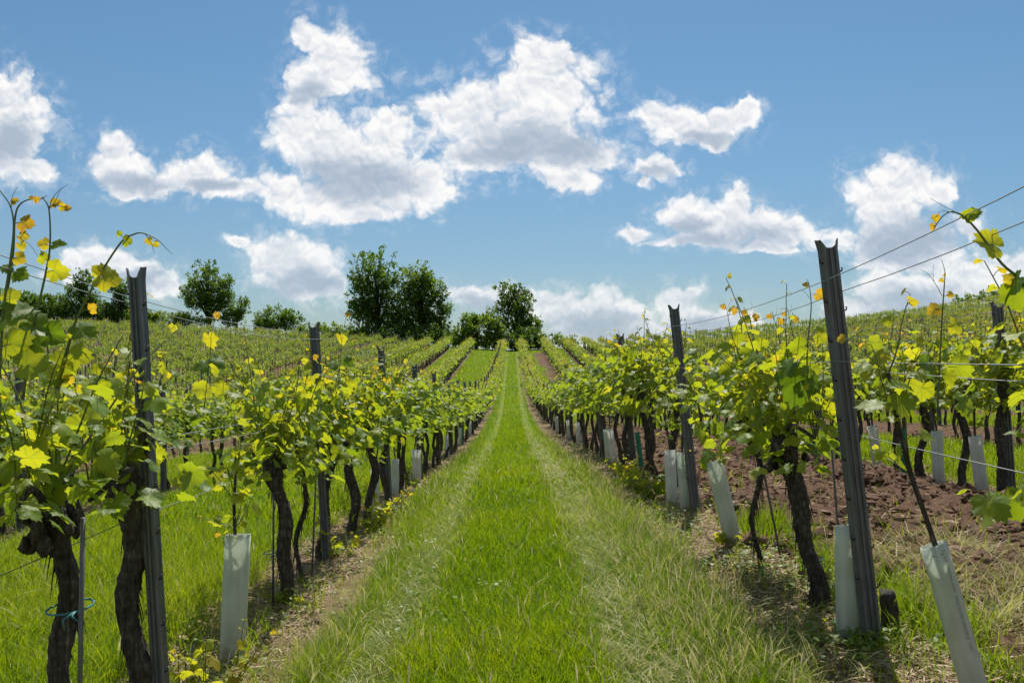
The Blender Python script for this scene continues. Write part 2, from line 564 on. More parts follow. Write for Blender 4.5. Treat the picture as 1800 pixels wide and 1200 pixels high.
m, nt = mat('galvanised_wire')
finish(nt, principled(nt, (0.22, 0.23, 0.24), 0.45, 0.5, None, 0.6))
M_WIRE = m
m, nt = mat('dark_hook')
finish(nt, principled(nt, (0.045, 0.042, 0.045), 0.6, 0.4, None, 0.3))
M_HOOK = m
m, nt = mat('teal_tie')
finish(nt, principled(nt, (0.02, 0.17, 0.20), 0.5, 0.4))
M_TIE = m

def tube_mat(name, base, thru):
    m, nt = mat(name)
    tcn = nt.n('ShaderNodeTexCoord').outputs['Object']
    n1 = nt.noise(nt.vmath('MULTIPLY', tcn, (1, 1, 0.15)), 35, 4, 0.6)
    n2 = nt.noise(tcn, 7, 4, 0.6)
    sp = nt.n('ShaderNodeSeparateXYZ'); nt.put(sp.inputs[0], tcn)
    n3 = nt.noise(tcn, 24, 5, 0.65)
    dirt = nt.math('MAXIMUM', nt.math('MULTIPLY', nt.smooth(sp.outputs[2], 0.26, 0.0), nt.smooth(n3, 0.36, 0.62)), nt.smooth(n3, 0.66, 0.78, 0.0, 0.5))
    f = nt.math('MULTIPLY_ADD', n1, 0.5, nt.math('MULTIPLY', n2, 0.5))
    col = nt.mixc(nt.smooth(f, 0.35, 0.68), [base[0] * 0.76, base[1] * 0.76, base[2] * 0.70], base)
    col = nt.mixc(nt.math('MULTIPLY', dirt, 0.6), col, (0.20, 0.15, 0.10))
    pb = principled(nt, col, 0.45, 0.4)
    tr = nt.n('ShaderNodeBsdfTranslucent'); tr.inputs[0].default_value = (*thru, 1)
    mx = nt.n('ShaderNodeMixShader'); mx.inputs[0].default_value = 0.42
    nt.put(mx.inputs[1], pb); nt.put(mx.inputs[2], tr.outputs[0])
    finish(nt, mx.outputs[0])
    return m
M_TUBE = tube_mat('pale_tube_plastic', (0.70, 0.74, 0.67), (0.80, 0.84, 0.74))
M_TUBEW = tube_mat('white_tube_plastic', (0.82, 0.83, 0.81), (0.88, 0.89, 0.86))
M_TUBEG = tube_mat('green_tube_plastic', (0.06, 0.34, 0.22), (0.08, 0.42, 0.24))
m, nt = mat('faded_print')
finish(nt, principled(nt, (0.26, 0.29, 0.29), 0.7, 0.2))
M_PRINT = m

m, nt = mat('dry_straw')
nz = attr(nt, 'tint')
col = nt.ramp(nz, [(0.0, (0.10, 0.065, 0.04)), (0.5, (0.27, 0.19, 0.12)), (1.0, (0.46, 0.37, 0.25))])
finish(nt, principled(nt, col, 0.8, 0.2))
M_STRAW = m
m, nt = mat('tilled_clod')
geo = nt.n('ShaderNodeNewGeometry')
nz = nt.noise(geo.outputs['Position'], 60, 5, 0.65)
col = nt.ramp(nt.math('MULTIPLY_ADD', attr(nt, 'tint'), 0.5, nt.math('MULTIPLY', nz, 0.5)),
              [(0.25, (0.045, 0.026, 0.017)), (0.5, (0.125, 0.073, 0.047)), (0.75, (0.22, 0.145, 0.10))])
finish(nt, principled(nt, col, 0.95, 0.1, bump(nt, nz, 0.6, 0.02)))
M_CLOD = m

# ground sheet: grass, straw strips under the rows, tilled soil, wheel tracks
m, nt = mat('vineyard_ground')
geo = nt.n('ShaderNodeNewGeometry')
P = geo.outputs['Position']
nA = nt.noise(P, 1.3, 5, 0.6)
nB = nt.noise(P, 11, 6, 0.65)
nC = nt.noise(P, 55, 5, 0.7)
nD = nt.noise(P, 0.12, 4, 0.55)
grass = nt.ramp(nt.math('MULTIPLY_ADD', nB, 0.55, nt.math('MULTIPLY', nA, 0.45)),
                [(0.30, (0.035, 0.075, 0.004)), (0.5, (0.085, 0.16, 0.006)), (0.72, (0.16, 0.24, 0.010))])
nE = nt.noise(P, 0.55, 5, 0.65)
grass = nt.mixc(nt.smooth(nD, 0.45, 0.7), grass, (0.13, 0.17, 0.03))
grass = nt.mixc(nt.smooth(nE, 0.48, 0.68, 0.0, 0.55), grass, (0.19, 0.19, 0.05))
straw = nt.ramp(nt.math('MULTIPLY_ADD', nC, 0.6, nt.math('MULTIPLY', nB, 0.4)),
                [(0.30, (0.07, 0.045, 0.028)), (0.5, (0.20, 0.135, 0.085)), (0.68, (0.38, 0.28, 0.18))])
soil = nt.ramp(nt.math('MULTIPLY_ADD', nC, 0.55, nt.math('MULTIPLY', nB, 0.45)),
               [(0.30, (0.040, 0.023, 0.015)), (0.5, (0.115, 0.067, 0.043)), (0.70, (0.20, 0.13, 0.088))])
blond = nt.ramp(nC, [(0.3, (0.13, 0.15, 0.035)), (0.6, (0.29, 0.27, 0.12))])
def edge(name, a, b):
    v = nt.math('MULTIPLY_ADD', nt.math('SUBTRACT', nB, 0.5), 0.9, attr(nt, name))
    return nt.smooth(v, a, b)
col = nt.mixc(nt.math('MULTIPLY', edge('track', 0.35, 0.9), 0.55), grass, blond)
col = nt.mixc(edge('strip', 0.30, 0.65), col, straw)
col = nt.mixc(edge('soil', 0.30, 0.62), col, soil)
hh = nt.math('MULTIPLY_ADD', nC, 0.4, nB)
finish(nt, principled(nt, col, 0.95, 0.1, bump(nt, hh, 0.8, 0.05)))
M_GROUND = m

# ------------------------------------------------------------------ ground sheet
def soil_ridge(x, d):
    """the furrow slice thrown up along the second right hand row"""
    r = x - (rowx(ROWS_R[1], d) - 0.62)
    return 0.14 * np.exp(-(r / 0.24) ** 2) * sstep(6, 8, d) * sstep(40, 18, d) * (0.5 + fbm(x * 2, d * 1.2, 88))
def build_ground():
    xs = np.concatenate([np.arange(-9, 11.001, 0.075)])
    a = xs[-1]; st = 0.1
    R = []
    while a < 5000:
        a += st; st = min(st * 1.09, 600); R.append(a)
    a = xs[0]; st = 0.1
    L = []
    while a > -5000:
        a -= st; st = min(st * 1.09, 600); L.append(a)
    xs = np.concatenate([L[::-1], xs, R])
    ys = list(np.arange(-4, 22, 0.075))
    a = ys[-1]; st = 0.09
    while a < 6000:
        a += st
        st = min(st * 1.022, 0.9) if a < 190 else st * 1.12
        ys.append(a)
    ys = np.concatenate([[-5000, -1500, -400, -100, -30, -12, -7], ys])
    X, Y = np.meshgrid(xs, ys)
    near, off, till, inv = zones(X, Y)
    till = till * inv
    strip = sstep(0.55, 0.25, near + 0.25 * (fbm(X * 1.7, Y * 1.1, 5) - 0.5)) * inv
    # the strip is broader on the inner side of the right hand row
    r1 = X - rowx(ROWS_R[0], Y)
    strip = np.maximum(strip, sstep(-0.75, -0.45, r1 + 0.3 * (fbm(X * 2, Y * 2, 9) - 0.5)) * sstep(0.4, 0.2, r1) * inv)
    strip = np.maximum(strip, sstep(0.75, 0.40, np.abs(X - rowx(ROWS_L[0], Y) - 0.1) + 0.4 * (fbm(X * 1.7, Y * 1.1, 5) - 0.5)) * sstep(14, 9, Y) * inv)
    strip *= 1 - 0.40 * sstep(22, 55, Y)
    off = off + 0.16 * (fbm(Y * 0.35, Y * 0 + 3.3, 91) - 0.5)
    tr = np.maximum(np.exp(-((off + 0.70) / 0.15) ** 2), np.exp(-((off - 0.68) / 0.20) ** 2)) * inv
    tr *= 1 + 0 * X
    close = sstep(60, 25, Y) * sstep(-6, -3, Y)
    Z = ground(X, Y)
    Z = Z + (fbm(X * 0.9, Y * 0.9, 3) - 0.5) * 0.09 * inv
    Z = Z + till * (((fbm(X * 2.4, Y * 2.4, 21, 4) - 0.42) * 0.26 + (fbm(X * 9, Y * 9, 61, 3) - 0.5) * 0.07 * close) * (0.35 + 0.65 * close) + 0.02)
    Z = Z - tr * 0.03
    Z = Z + soil_ridge(X, Y)
    V = np.stack([X, Y, Z], -1).reshape(-1, 3)
    ny, nx = X.shape
    i = np.arange(ny - 1)[:, None] * nx; j = np.arange(nx - 1)[None]
    F = np.stack([i + j, i + j + 1, i + nx + j + 1, i + nx + j], -1).reshape(-1, 4)
    g = Geo(); g.add(V, F)
    me = g.mesh('ground', M_GROUND)
    for nm, arr in (('track', tr), ('strip', strip), ('soil', till)):
        at_ = me.attributes.new(nm, 'FLOAT', 'POINT')
        at_.data.foreach_set('value', arr.astype(np.float32).ravel())
    o = link('ground', me)
    o['kind'] = 'structure'
build_ground()

# ------------------------------------------------------------------ leaves
def leaf_proto(detail, seed):
    """a five lobed vine leaf; stalk joint at the origin, blade along +Y, top side +Z; about 1 wide"""
    rng = np.random.default_rng(seed)
    key = [(-90, 0.12), (-60, 0.40), (-38, 0.44), (-20, 0.42), (0, 0.50), (14, 0.52), (28, 0.46), (42, 0.43), (58, 0.53), (70, 0.55), (80, 0.59), (90, 0.66)]
    ka = np.array([k[0] for k in key], float); kr = np.array([k[1] for k in key])
    if detail == 2:
        A = np.concatenate([np.linspace(-84, 90, 19), 180 - np.linspace(90, -84, 19)[1:]])
    elif detail == 1:
        h = np.array([-80, -45, -12, 12, 38, 62, 90.])
        A = np.concatenate([h, 180 - h[::-1][1:]])
    else:
        h = np.array([-70, -5, 45, 90.])
        A = np.concatenate([h, 180 - h[::-1][1:]])
    fold = np.where(A > 90, 180 - A, A)
    r = np.interp(fold, ka, kr)
    if detail == 2:
        r = r * (1 + 0.055 * (-1) ** np.arange(len(A))) * (1 + 0.05 * rng.standard_normal(len(A)))
    a = np.radians(A)
    x, y = r * np.cos(a), r * np.sin(a)
    cup = rng.uniform(0.1, 0.95); fl = rng.uniform(0.0, 0.4); droop = rng.uniform(0.05, 0.75); tw = rng.uniform(-0.35, 0.35); wv = rng.uniform(0, 6)
    def zz(x, y):
        return tw * x * y + 0.045 * np.sin(5.5 * x + 4 * y + wv) - cup * x * x + fl * np.abs(x) * 0.5 - droop * np.maximum(y, 0) ** 2 + 0.022 * np.sin(9 * np.arctan2(y, x + 1e-6)) * np.hypot(x, y)
    n = len(A)
    if detail == 2:   # an inner ring makes the blade curl smoothly
        xi, yi = x * 0.5, y * 0.5
        V = np.concatenate([[[0, 0, 0]], np.stack([xi, yi, zz(xi, yi)], -1), np.stack([x, y, zz(x, y)], -1)])
        f3 = np.array([[0, 1 + i, 2 + i] for i in range(n - 1)])
        f4 = np.array([[1 + i, 1 + n + i, 2 + n + i, 2 + i] for i in range(n - 1)])
        tri = np.concatenate([f3, f4[:, [0, 1, 2]], f4[:, [0, 2, 3]]])
        return V, tri
    V = np.concatenate([[[0, 0, 0]], np.stack([x, y, zz(x, y)], -1)])
    return V, np.array([[0, 1 + i, 2 + i] for i in range(n - 1)])
PROTO = {k: [leaf_proto(k, 40 + k * 10 + s) for s in range(5)] for k in (0, 1, 2)}

def frames(axis, nrm):
    axis = axis / (np.linalg.norm(axis, axis=1)[:, None] + 1e-9)
    nrm = nrm - axis * np.sum(axis * nrm, 1)[:, None]
    nrm = nrm / (np.linalg.norm(nrm, axis=1)[:, None] + 1e-9)
    x = np.cross(axis, nrm)
    return np.stack([x, axis, nrm], -1)

class Leaves:
    def __init__(self):
        self.p, self.a, self.n, self.s, self.t = [], [], [], [], []
    def add(self, p, a, n, s, t):
        self.p.append(p); self.a.append(a); self.n.append(n); self.s.append(s); self.t.append(t)
    def into(self, g, detail, rng, mi=0):
        if not self.p:
            return
        p, a, n = np.array(self.p), np.array(self.a), np.array(self.n)
        s, t = np.array(self.s), np.array(self.t)
        R = frames(a, n) * s[:, None, None]
        pick = rng.integers(0, 5, len(p))
        for k in range(5):
            ii = pick == k
            if ii.any():
                pv, pf = PROTO[detail][k]
                V, F = inst(pv, pf, R[ii], p[ii])
                g.add(V, F, np.repeat(t[ii], len(pv)), mi, np.tile(pv[:, :2], (int(ii.sum()), 1)) if detail == 2 else None)

def grow_shoot(rng, lv, g, base, dirv, L, size, detail, step=0.07, droop=0.12, young=0.0, stem=True, tips=True):
    """one green shoot: stem, alternating leaves on stalks, small coloured leaves at the tip"""
    n = max(3, int(L / step))
    d = np.array(dirv, float); d /= np.linalg.norm(d)
    pts = [np.array(base, float)]
    wob = rng.normal(0, 0.10, 3)
    for i in range(n):
        d = d + rng.normal(0, 0.07, 3) + wob * 0.15 + np.array([0, 0, 0.03 - droop * (i / n) ** 2 * 0.6])
        d /= np.linalg.norm(d)
        pts.append(pts[-1] + d * step)
    pts = np.array(pts)
    r0 = 0.0028 + 0.0035 * min(1, L)
    if stem:
        k = 5 if detail == 2 else 3
        V, F = tube(pts, np.linspace(r0, r0 * 0.35, len(pts)), k, cap=False)
        g.add(V, F, 0.2 + 0.4 * rng.random(), 1)
    ph = rng.uniform(0, 2 * PI)
    for i in range(1, n + 1):
        f = i / n
        ph += PI + rng.normal(0, 0.5)
        side = np.array([math.cos(ph), math.sin(ph), 0])
        pl = size * rng.uniform(0.45, 0.8) * (1 - 0.5 * f)
        pv = side + np.array([0, 0, rng.uniform(0.0, 0.8)])
        pv /= np.linalg.norm(pv)
        j = pts[i] + pv * pl
        s = size * (1 - 0.68 * f ** 2.2) * rng.uniform(0.6, 1.3)
        a = side + np.array([0, 0, rng.uniform(-1.0, 0.25)]) + rng.normal(0, 0.25, 3)
        nn = np.array([0, 0, 0.75]) + side * rng.uniform(0.1, 1.1) + rng.normal(0, 0.42, 3)
        t = np.clip(0.42 + 0.10 * rng.normal() + 0.42 * f ** 2 + young, 0, 0.86)
        if f > 0.85 and rng.random() < 0.3:
            t = rng.uniform(0.82, 0.97)
        lv.add(j, a, nn, s, t)
        if detail == 2:
            V, F = tube(np.array([pts[i], (pts[i] + j) / 2 + [0, 0, pl * 0.12], j]), [0.0017, 0.0014, 0.0012], 3, cap=False)
            g.add(V, F, 0.5 + 0.3 * rng.random(), 1)
    return pts

def bark_trunk(g, pts, rad, sides, rng, rough=0.16, mi=0):
    k = len(pts)
    lump = 1 + rough * rng.standard_normal((k, sides))
    if sides >= 12:
        aa = np.arange(sides) / sides * 9.0
        zz_ = np.asarray(pts)[:, 2]
        A_, Z_ = np.meshgrid(aa, zz_)
        sd_ = int(rng.integers(0, 999))
        fib = np.abs(fbm(A_ * 1.3, Z_ * 5, sd_, 3) - 0.5) * 2
        lump = 1 + 0.05 * rng.standard_normal((k, sides)) + 0.30 * (0.45 - fib) + 0.45 * (fbm(A_ * 0.4, Z_ * 9, sd_ + 7, 3) - 0.5)
    ridge = 1 + 0.10 * np.cos(np.arange(sides) * 2 * PI / sides * 3 + rng.uniform(0, 6))
    lump = np.clip(lump * ridge, 0.6, 1.5)
    V, F = tube(pts, rad, sides, True, lump)
    g.add(V, F, 0.5, mi)

def gen_vine(seed, detail, trunk_h=1.02, thick=1.0, nshoot=15, long=2, knob=0.0, low=-0.16, amp=0.035, nfill=None, mean=0.55):
    """trunk and foliage meshes of an old vine; the row runs along Y"""
    rng = np.random.default_rng(seed)
    tg, fg, lv = Geo(), Geo(), Leaves()
    rings = {2: 64, 1: 10, 0: 4}[detail]; sides = {2: 22, 1: 7, 0: 5}[detail]
    z = np.linspace(-0.08, trunk_h, rings)
    cx = amp * np.sin(z * rng.uniform(3, 6) + rng.uniform(0, 6)) + 0.02 * np.sin(z * 11 + rng.uniform(0, 6))
    cy = amp * np.sin(z * rng.uniform(3, 6) + rng.uniform(0, 6))
    cx -= cx[1]; cy -= cy[1]
    r = 0.036 * thick * (1 + 0.25 * np.exp(-((z) / 0.12) ** 2) + 0.55 * np.exp(-((z - trunk_h + 0.05) / 0.10) ** 2) - 0.1 * np.sin(z * 9 + rng.uniform(0, 6)))
    pts = np.stack([cx, cy, z], -1)
    bark_trunk(tg, pts, r, sides, rng, 0.13 if detail == 2 else 0.10)
    head = pts[-1]
    if detail == 2:      # knobby head and loose strips of bark
        for k in range(7):
            c = head + rng.normal(0, 0.035, 3) + [0, 0, -0.05]
            q = np.array([c, c + rng.normal(0, 0.03, 3) + [0, 0, 0.03]])
            q = np.vstack([q[0], q.mean(0), q[1]])
            bark_trunk(tg, q, [0.018, 0.032 * thick, 0.016], 8, rng, 0.15)
        for k in range(60):
            zi = rng.uniform(0.15, trunk_h - 0.1); i = np.argmin(abs(z - zi)); an = rng.uniform(0, 2 * PI)
            o = pts[i] + np.array([math.cos(an), math.sin(an), 0]) * r[i] * 1.02
            e = o + np.array([math.cos(an) * 0.02, math.sin(an) * 0.02, -rng.uniform(0.05, 0.16)])
            V, F = tube(np.array([o, (o + e) / 2 + [0, 0, 0.004], e]), [0.004, 0.003, 0.001], 3, False)
            tg.add(V, F, 0.5)
    if knob:
        for k in range(42):
            c = head + np.array([rng.normal(-0.02, 0.045), rng.normal(0, 0.045), rng.uniform(-0.17, 0.0)]) * (0.6 + 0.5 * knob)
            q = np.array([c - [0, 0, 0.03], c - [0, 0, 0.008], c + [0, 0, 0.008], c + rng.normal(0, 0.012, 3) + [0, 0, 0.035]])
            bark_trunk(tg, q, np.array([0.012, 0.030, 0.028, 0.010]) * knob * rng.uniform(0.7, 1.3), 9, rng, 0.22)
    arms = []
    for s in (-1, 1):
        La = rng.uniform(0.34, 0.52)
        q = np.array([head + [0, 0, -0.03], head + [rng.normal(0, 0.03), s * La * 0.35, 0.09], head + [rng.normal(0, 0.03), s * La, 0.03 + rng.normal(0, 0.02)]])
        q = spline(q, 7 if detail else 3)
        bark_trunk(tg, q, np.linspace(0.017, 0.008, len(q)) * (0.8 + 0.3 * thick), 7 if detail == 2 else 4, rng, 0.08)
        arms.append(q)
    size = {2: 0.104, 1: 0.114, 0: 0.146}[detail]
    for k in range(nshoot):
        q = arms[k % 2]
        b = q[rng.integers(1, len(q))] if k > 3 else head + rng.normal(0, 0.02, 3)
        L = np.clip(rng.normal(mean, 0.13), 0.25, 0.85)
        if k < long:
            L = rng.uniform(0.85, 1.12)
        lean = rng.normal(0, 0.46 if detail == 2 else 0.62)
        dirv = np.array([lean, rng.normal(0, 0.28), 1.0])
        grow_shoot(rng, lv, fg, b, dirv, L, size, detail, step=0.074 if detail else 0.092, stem=detail > 0 or k < 5)
    nfill = nfill or {2: 165, 1: 180, 0: 64}[detail]
    for k in range(nfill):    # leaves of the short side shoots low in the canopy
        y = rng.uniform(-0.55, 0.55); x = rng.normal(0, 0.20 if detail == 2 else 0.29); zz = trunk_h + (rng.uniform(low, 0.52) if detail else rng.uniform(-0.06, 0.50))
        out = np.array([np.sign(x) * 0.7 + rng.normal(0, 0.5), rng.normal(0, 0.7), rng.uniform(-0.9, 0.2)])
        nn = np.array([0.7 * np.sign(x), 0, 0.7]) + rng.normal(0, 0.5, 3)
        lv.add(np.array([head[0] + x, head[1] + y, zz]), out, nn, size * rng.uniform(0.5, 1.25), np.clip(rng.normal(0.38, 0.12), 0, 0.8))
    lv.into(fg, detail, rng)
    return tg, fg

def gen_young(seed, detail, h=1.15, n1=7, n2=5):
    """a young vine: a thin stem with a tuft of shoots on top"""
    rng = np.random.default_rng(seed)
    tg, fg, lv = Geo(), Geo(), Leaves()
    z = np.linspace(-0.02, h, 8)
    pts = np.stack([0.02 * np.sin(z * 4 + rng.uniform(0, 6)), 0.02 * np.sin(z * 3), z], -1)
    pts[:, :2] -= pts[0, :2]
    pts[:, :2] *= sstep(0.55, 1.0, z)[:, None]
    bark_trunk(tg, pts, np.linspace(0.013, 0.009, 8), 7, rng, 0.06)
    for k in range(n1):
        b = pts[-1 - (k % 3)]
        grow_shoot(rng, lv, fg, b, [rng.normal(0, 0.5), rng.normal(0, 0.5), 0.9], rng.uniform(0.25, 0.5), 0.11, detail)
    for k in range(n2):
        b = pts[rng.integers(4, 6)]
        grow_shoot(rng, lv, fg, b, [rng.normal(0, 0.8), rng.normal(0, 0.8), 0.5], 0.2, 0.085, detail)
    lv.into(fg, detail, rng)
    return tg, fg

# ------------------------------------------------------------------ vines
LEAFM = [M_LEAF, M_SHOOT]
def mesh_pair(name, tg, fg):
    return tg.mesh(name + '_trunk', M_BARK), fg.mesh(name + '_foliage', LEAFM)

HI = [mesh_pair('vine', *gen_vine(100 + i, 2, thick=0.85 + 0.15 * (i % 3), nshoot=19 + i % 4, long=1 + i % 3)) for i in range(9)]
SPECIAL = {('L', 0): mesh_pair('vine', *gen_vine(155, 2, 1.28, 1.0, 13, 2, nfill=70, low=-0.06)), ('L', 1): mesh_pair('vine', *gen_vine(150, 2, 1.17, 0.95, 13, 2, nfill=80, knob=0.8, low=-0.06, amp=0.02)), ('L', 2): mesh_pair('vine', *gen_vine(151, 2, 1.17, 1.32, 14, 2, nfill=85, low=-0.10, amp=0.015)),
           ('R', 1): mesh_pair('vine', *gen_vine(152, 2, 1.02, 1.25, 20, 3, knob=1.0)), ('R', 2): mesh_pair('vine', *gen_vine(153, 2, 1.0, 0.42, 16, 3)),
           ('L', 4): mesh_pair('vine', *gen_vine(154, 2, 1.0, 0.45, 17, 2))}
MID = [mesh_pair('vine', *gen_vine(200 + i, 1, nshoot=18 + i % 3, long=1 + i % 2, thick=0.85)) for i in range(8)]
LOWG = [gen_vine(300 + i, 0, nshoot=15, long=1, thick=0.9) for i in range(10)]
LOW = [mesh_pair('vine', *p_) for p_ in LOWG]
YHI = [mesh_pair('young_vine', *gen_young(400 + i, 2)) for i in range(3)]
YHI[1] = mesh_pair('young_vine', *gen_young(431, 2, 1.42, 5, 1))
YMID = [mesh_pair('young_vine', *gen_young(420 + i, 1)) for i in range(3)]

LEAN = {('R', 0): -5.0, ('L', 0): -3.0, ('R', 1): -3.0, ('L', 1): -1.0}
rnd = random.Random(11)

def make_vine(pair, name, x, d, lean, rz, scale, label, group, z=None):
    o = empty(name, (x, d, g1(x, d) if z is None else z), (0, math.radians(lean), rz), scale)
    tag(o, label, 'vine', group)
    link('trunk', pair[0], o)
    link('foliage', pair[1], o)
    return o

# hand placed vines of the two rows beside the path: (distance, thickness index, kind)
L1_VINES = [3.05, 4.05, 4.92, 7.70, 8.60, 9.75, 11.35, 12.25, 14.3, 16.2, 17.2]
R1_VINES = [2.9, 5.85, 7.0, 11.2, 12.2, 13.3, 14.4, 15.5, 16.3]
L1_LAB = ['leafy vine cut by the left edge of the photo, reaching in with large leaves',
          'gnarled dark vine tied to a metal stake with blue twine, leftmost full trunk',
          'thick black vine trunk hugging the steel post on the left of the path',
          'vine with a white tie around its trunk, just past the pale tube',
          'thin forked vine between two thick trunks left of the path',
          'stout vine with sprouts at its base at the second steel post left of the path']
R1_LAB = ['vine cut by the right edge of the photo with a shoot arching over the wires',
          'old vine with a swollen knobbed head and blue tie beside the tall right hand post',
          'slim leaning vine behind the knobbed old vine right of the path']

tube_d = {'L': [6.55, 13.1, 15.2, 18.4, 18.95, 26, 33.5, 41], 'R': [4.0, 5.2, 8.05, 9.95, 10.35, 17.0, 17.5, 25.0, 29.0]}
def near_tube(side, d):
    return any(abs(d - t) < 0.5 for t in tube_d[side])

cands = []   # (size score, row side, row index, x, d)
for side, rows in (('L', ROWS_L), ('R', ROWS_R)):
    for k, r in enumerate(rows):
        first = (L1_VINES if side == 'L' else R1_VINES) if k == 0 else []
        rr = random.Random(1000 + k * 2 + (side == 'R'))
        ds = list(first)
        d = (first[-1] + 1.0) if first else max(2.2, (abs(r[0]) - 1.2) / 0.56)
        end = 149.5 if side == 'L' else 151 + 4 * min(1, k / 6)
        while d < end:
            if not (k == 0 and near_tube(side, d)) and rr.random() > (0.04 if k < 2 else 0.08):
                ds.append(d)
            d += 1.05 + rr.uniform(-0.08, 0.12)
        for i, d in enumerate(ds):
            x = float(rowx(r, d)) + rr.uniform(-0.05, 0.05)
            if abs(x) - 0.7 > 0.53 * d:
                continue
            vis = 1.0 if k == 0 else (0.62 if k == 1 else 0.5)
            cands.append((vis / d, side, k, x, d, i))
cands.sort(key=lambda c: -c[0])
ordn = {0: 'first', 1: 'second', 2: 'third', 3: 'fourth', 4: 'fifth', 5: 'sixth', 6: 'seventh', 7: 'eighth', 8: 'ninth', 9: 'tenth'}
N_SOLO = 292
far_rest = cands[N_SOLO:]
zone_count = {}
for (s_, side, k, x, d, i) in cands[:N_SOLO]:
    rr = random.Random(int(d * 977) + k * 31 + (side == 'R'))
    word = 'left' if side == 'L' else 'right'
    lean = LEAN.get((side, k), -2.0) + rr.uniform(-2, 2)
    rz = rr.choice([0, PI]) + rr.uniform(-0.2, 0.2)
    scl = rr.uniform(0.92, 1.06) * (1.07 if side == 'L' and k == 0 else 1)
    grp = None
    if k == 0 and i < len(L1_LAB if side == 'L' else R1_LAB):
        lab = (L1_LAB if side == 'L' else R1_LAB)[i]
    else:
        if d < 14: zn = 'near its front end'
        elif d < 30: zn = 'in its near half'
        else: zn = 'far up the slope'
        rowname = 'first row %s of the path' % word if k == 0 else '%s row %s of the path' % (ordn.get(k, 'outer'), word)
        lab = 'green vine %s, in the %s' % (zn, rowname)
        grp = 'vines of the ' + rowname + ', ' + zn
    if k == 0 and d > 10:
        scl *= 1.08
    if d < 12.8 and k <= 1:
        pair = HI[(int(d * 3.1) + k * 4 + (side == 'R') * 2) % 9]
    elif d < 30:
        pair = MID[rr.randrange(8)]
    else:
        pair = LOW[rr.randrange(10)]
    if side == 'L' and k == 0 and i in (1, 2):
        pass
    if k == 0 and (side, i) in SPECIAL:
        pair = SPECIAL[(side, i)]; rz = 0.1
        if side == 'L' and i in (1, 2):
            x = (-1.845, -1.80)[i - 1]; lean = (-2.0, -3.6)[i - 1]; scl = 1.07
    make_vine(pair, 'vine', x, d, lean, rz, scl, lab, grp)

# all the other vines up the slope: too many to count, one mesh
def bake_far():
    g = Geo()
    rng = np.random.default_rng(77)
    arr = np.array([(c[3], c[4]) for c in far_rest])
    pick = rng.integers(0, len(LOWG), len(arr))
    z = ground(arr[:, 0], arr[:, 1])
    for k, (tg, fg) in enumerate(LOWG):
        ii = pick == k
        if not ii.any():
            continue
        m = ii.sum()
        a = rng.uniform(-0.25, 0.25, m) + PI * rng.integers(0, 2, m)
        s = rng.uniform(0.80, 1.10, m) * np.where((np.abs(arr[ii, 0]) < 13) & (arr[ii, 1] > 40), 1.16, 1.0) * (0.80 + 0.40 * fbm(arr[ii, 0] * 0.09, arr[ii, 1] * 0.07, 66))
        tofs = 0.02 + 0.6 * (fbm(arr[ii, 0] * 0.06, arr[ii, 1] * 0.05, 67) - 0.5) + rng.normal(0, 0.07, m)
        ca, sa = np.cos(a) * s, np.sin(a) * s
        R = np.zeros((m, 3, 3)); wx = np.where(np.abs(arr[ii, 0]) > 13, 0.68, 1.0); R[:, 0, 0] = ca * wx; R[:, 0, 1] = -sa; R[:, 1, 0] = sa * wx; R[:, 1, 1] = ca; R[:, 2, 2] = s
        T = np.stack([arr[ii, 0], arr[ii, 1], z[ii]], -1)
        for gg, off in ((fg, 0), (tg, 2)):
            Vp = np.concatenate(gg.V); Tp = np.concatenate(gg.T)
            base = g.n
            V = (np.einsum('mij,nj->mni', R, Vp) + T[:, None]).reshape(-1, 3)
            Fs, Ms = [], []
            first = True
            for f, mm in zip(gg.F, gg.M):
                F = (f[None] + (np.arange(m) * len(Vp))[:, None, None]).reshape(-1, f.shape[1])
                if first:
                    g.add(V, F, np.clip(np.tile(Tp, m) + np.repeat(tofs, len(Vp)), 0, 1), off + mm[0]); first = False
                else:
                    g.F.append(F.astype(np.int32) + base); g.M.append(np.full(len(F), off + mm[0], np.int32))
    o = link('far_vine_foliage', g.mesh('far_vine_foliage', [M_LEAF, M_SHOOT, M_BARK]))
    tag(o, 'dense green rows of vines covering the slope behind the nearer rows', 'vines', None, 'stuff')
if far_rest:
    bake_far()

# ------------------------------------------------------------------ steel trellis posts
def post_profile(w_=0.075, dp=0.05):
    """open hat section with ribs; outer line then inner line, seen from above, front at -Y"""
    h = w_ / 2
    outer = [(-h - 0.012, dp), (-h, dp * 0.55), (-h, 0.0), (-h * 0.62, -0.004), (-h * 0.45, 0.006), (-h * 0.2, 0.006), (-h * 0.1, -0.003),
             (h * 0.1, -0.003), (h * 0.2, 0.006), (h * 0.45, 0.006), (h * 0.62, -0.004), (h, 0.0), (h, dp * 0.55), (h + 0.012, dp)]
    t = 0.004
    inner = [(x * (1 - t / h * 0.9) if abs(x) > h * 0.8 else x, y + (t if y < dp * 0.5 else 0)) for x, y in outer][::-1]
    return np.array(outer + inner)

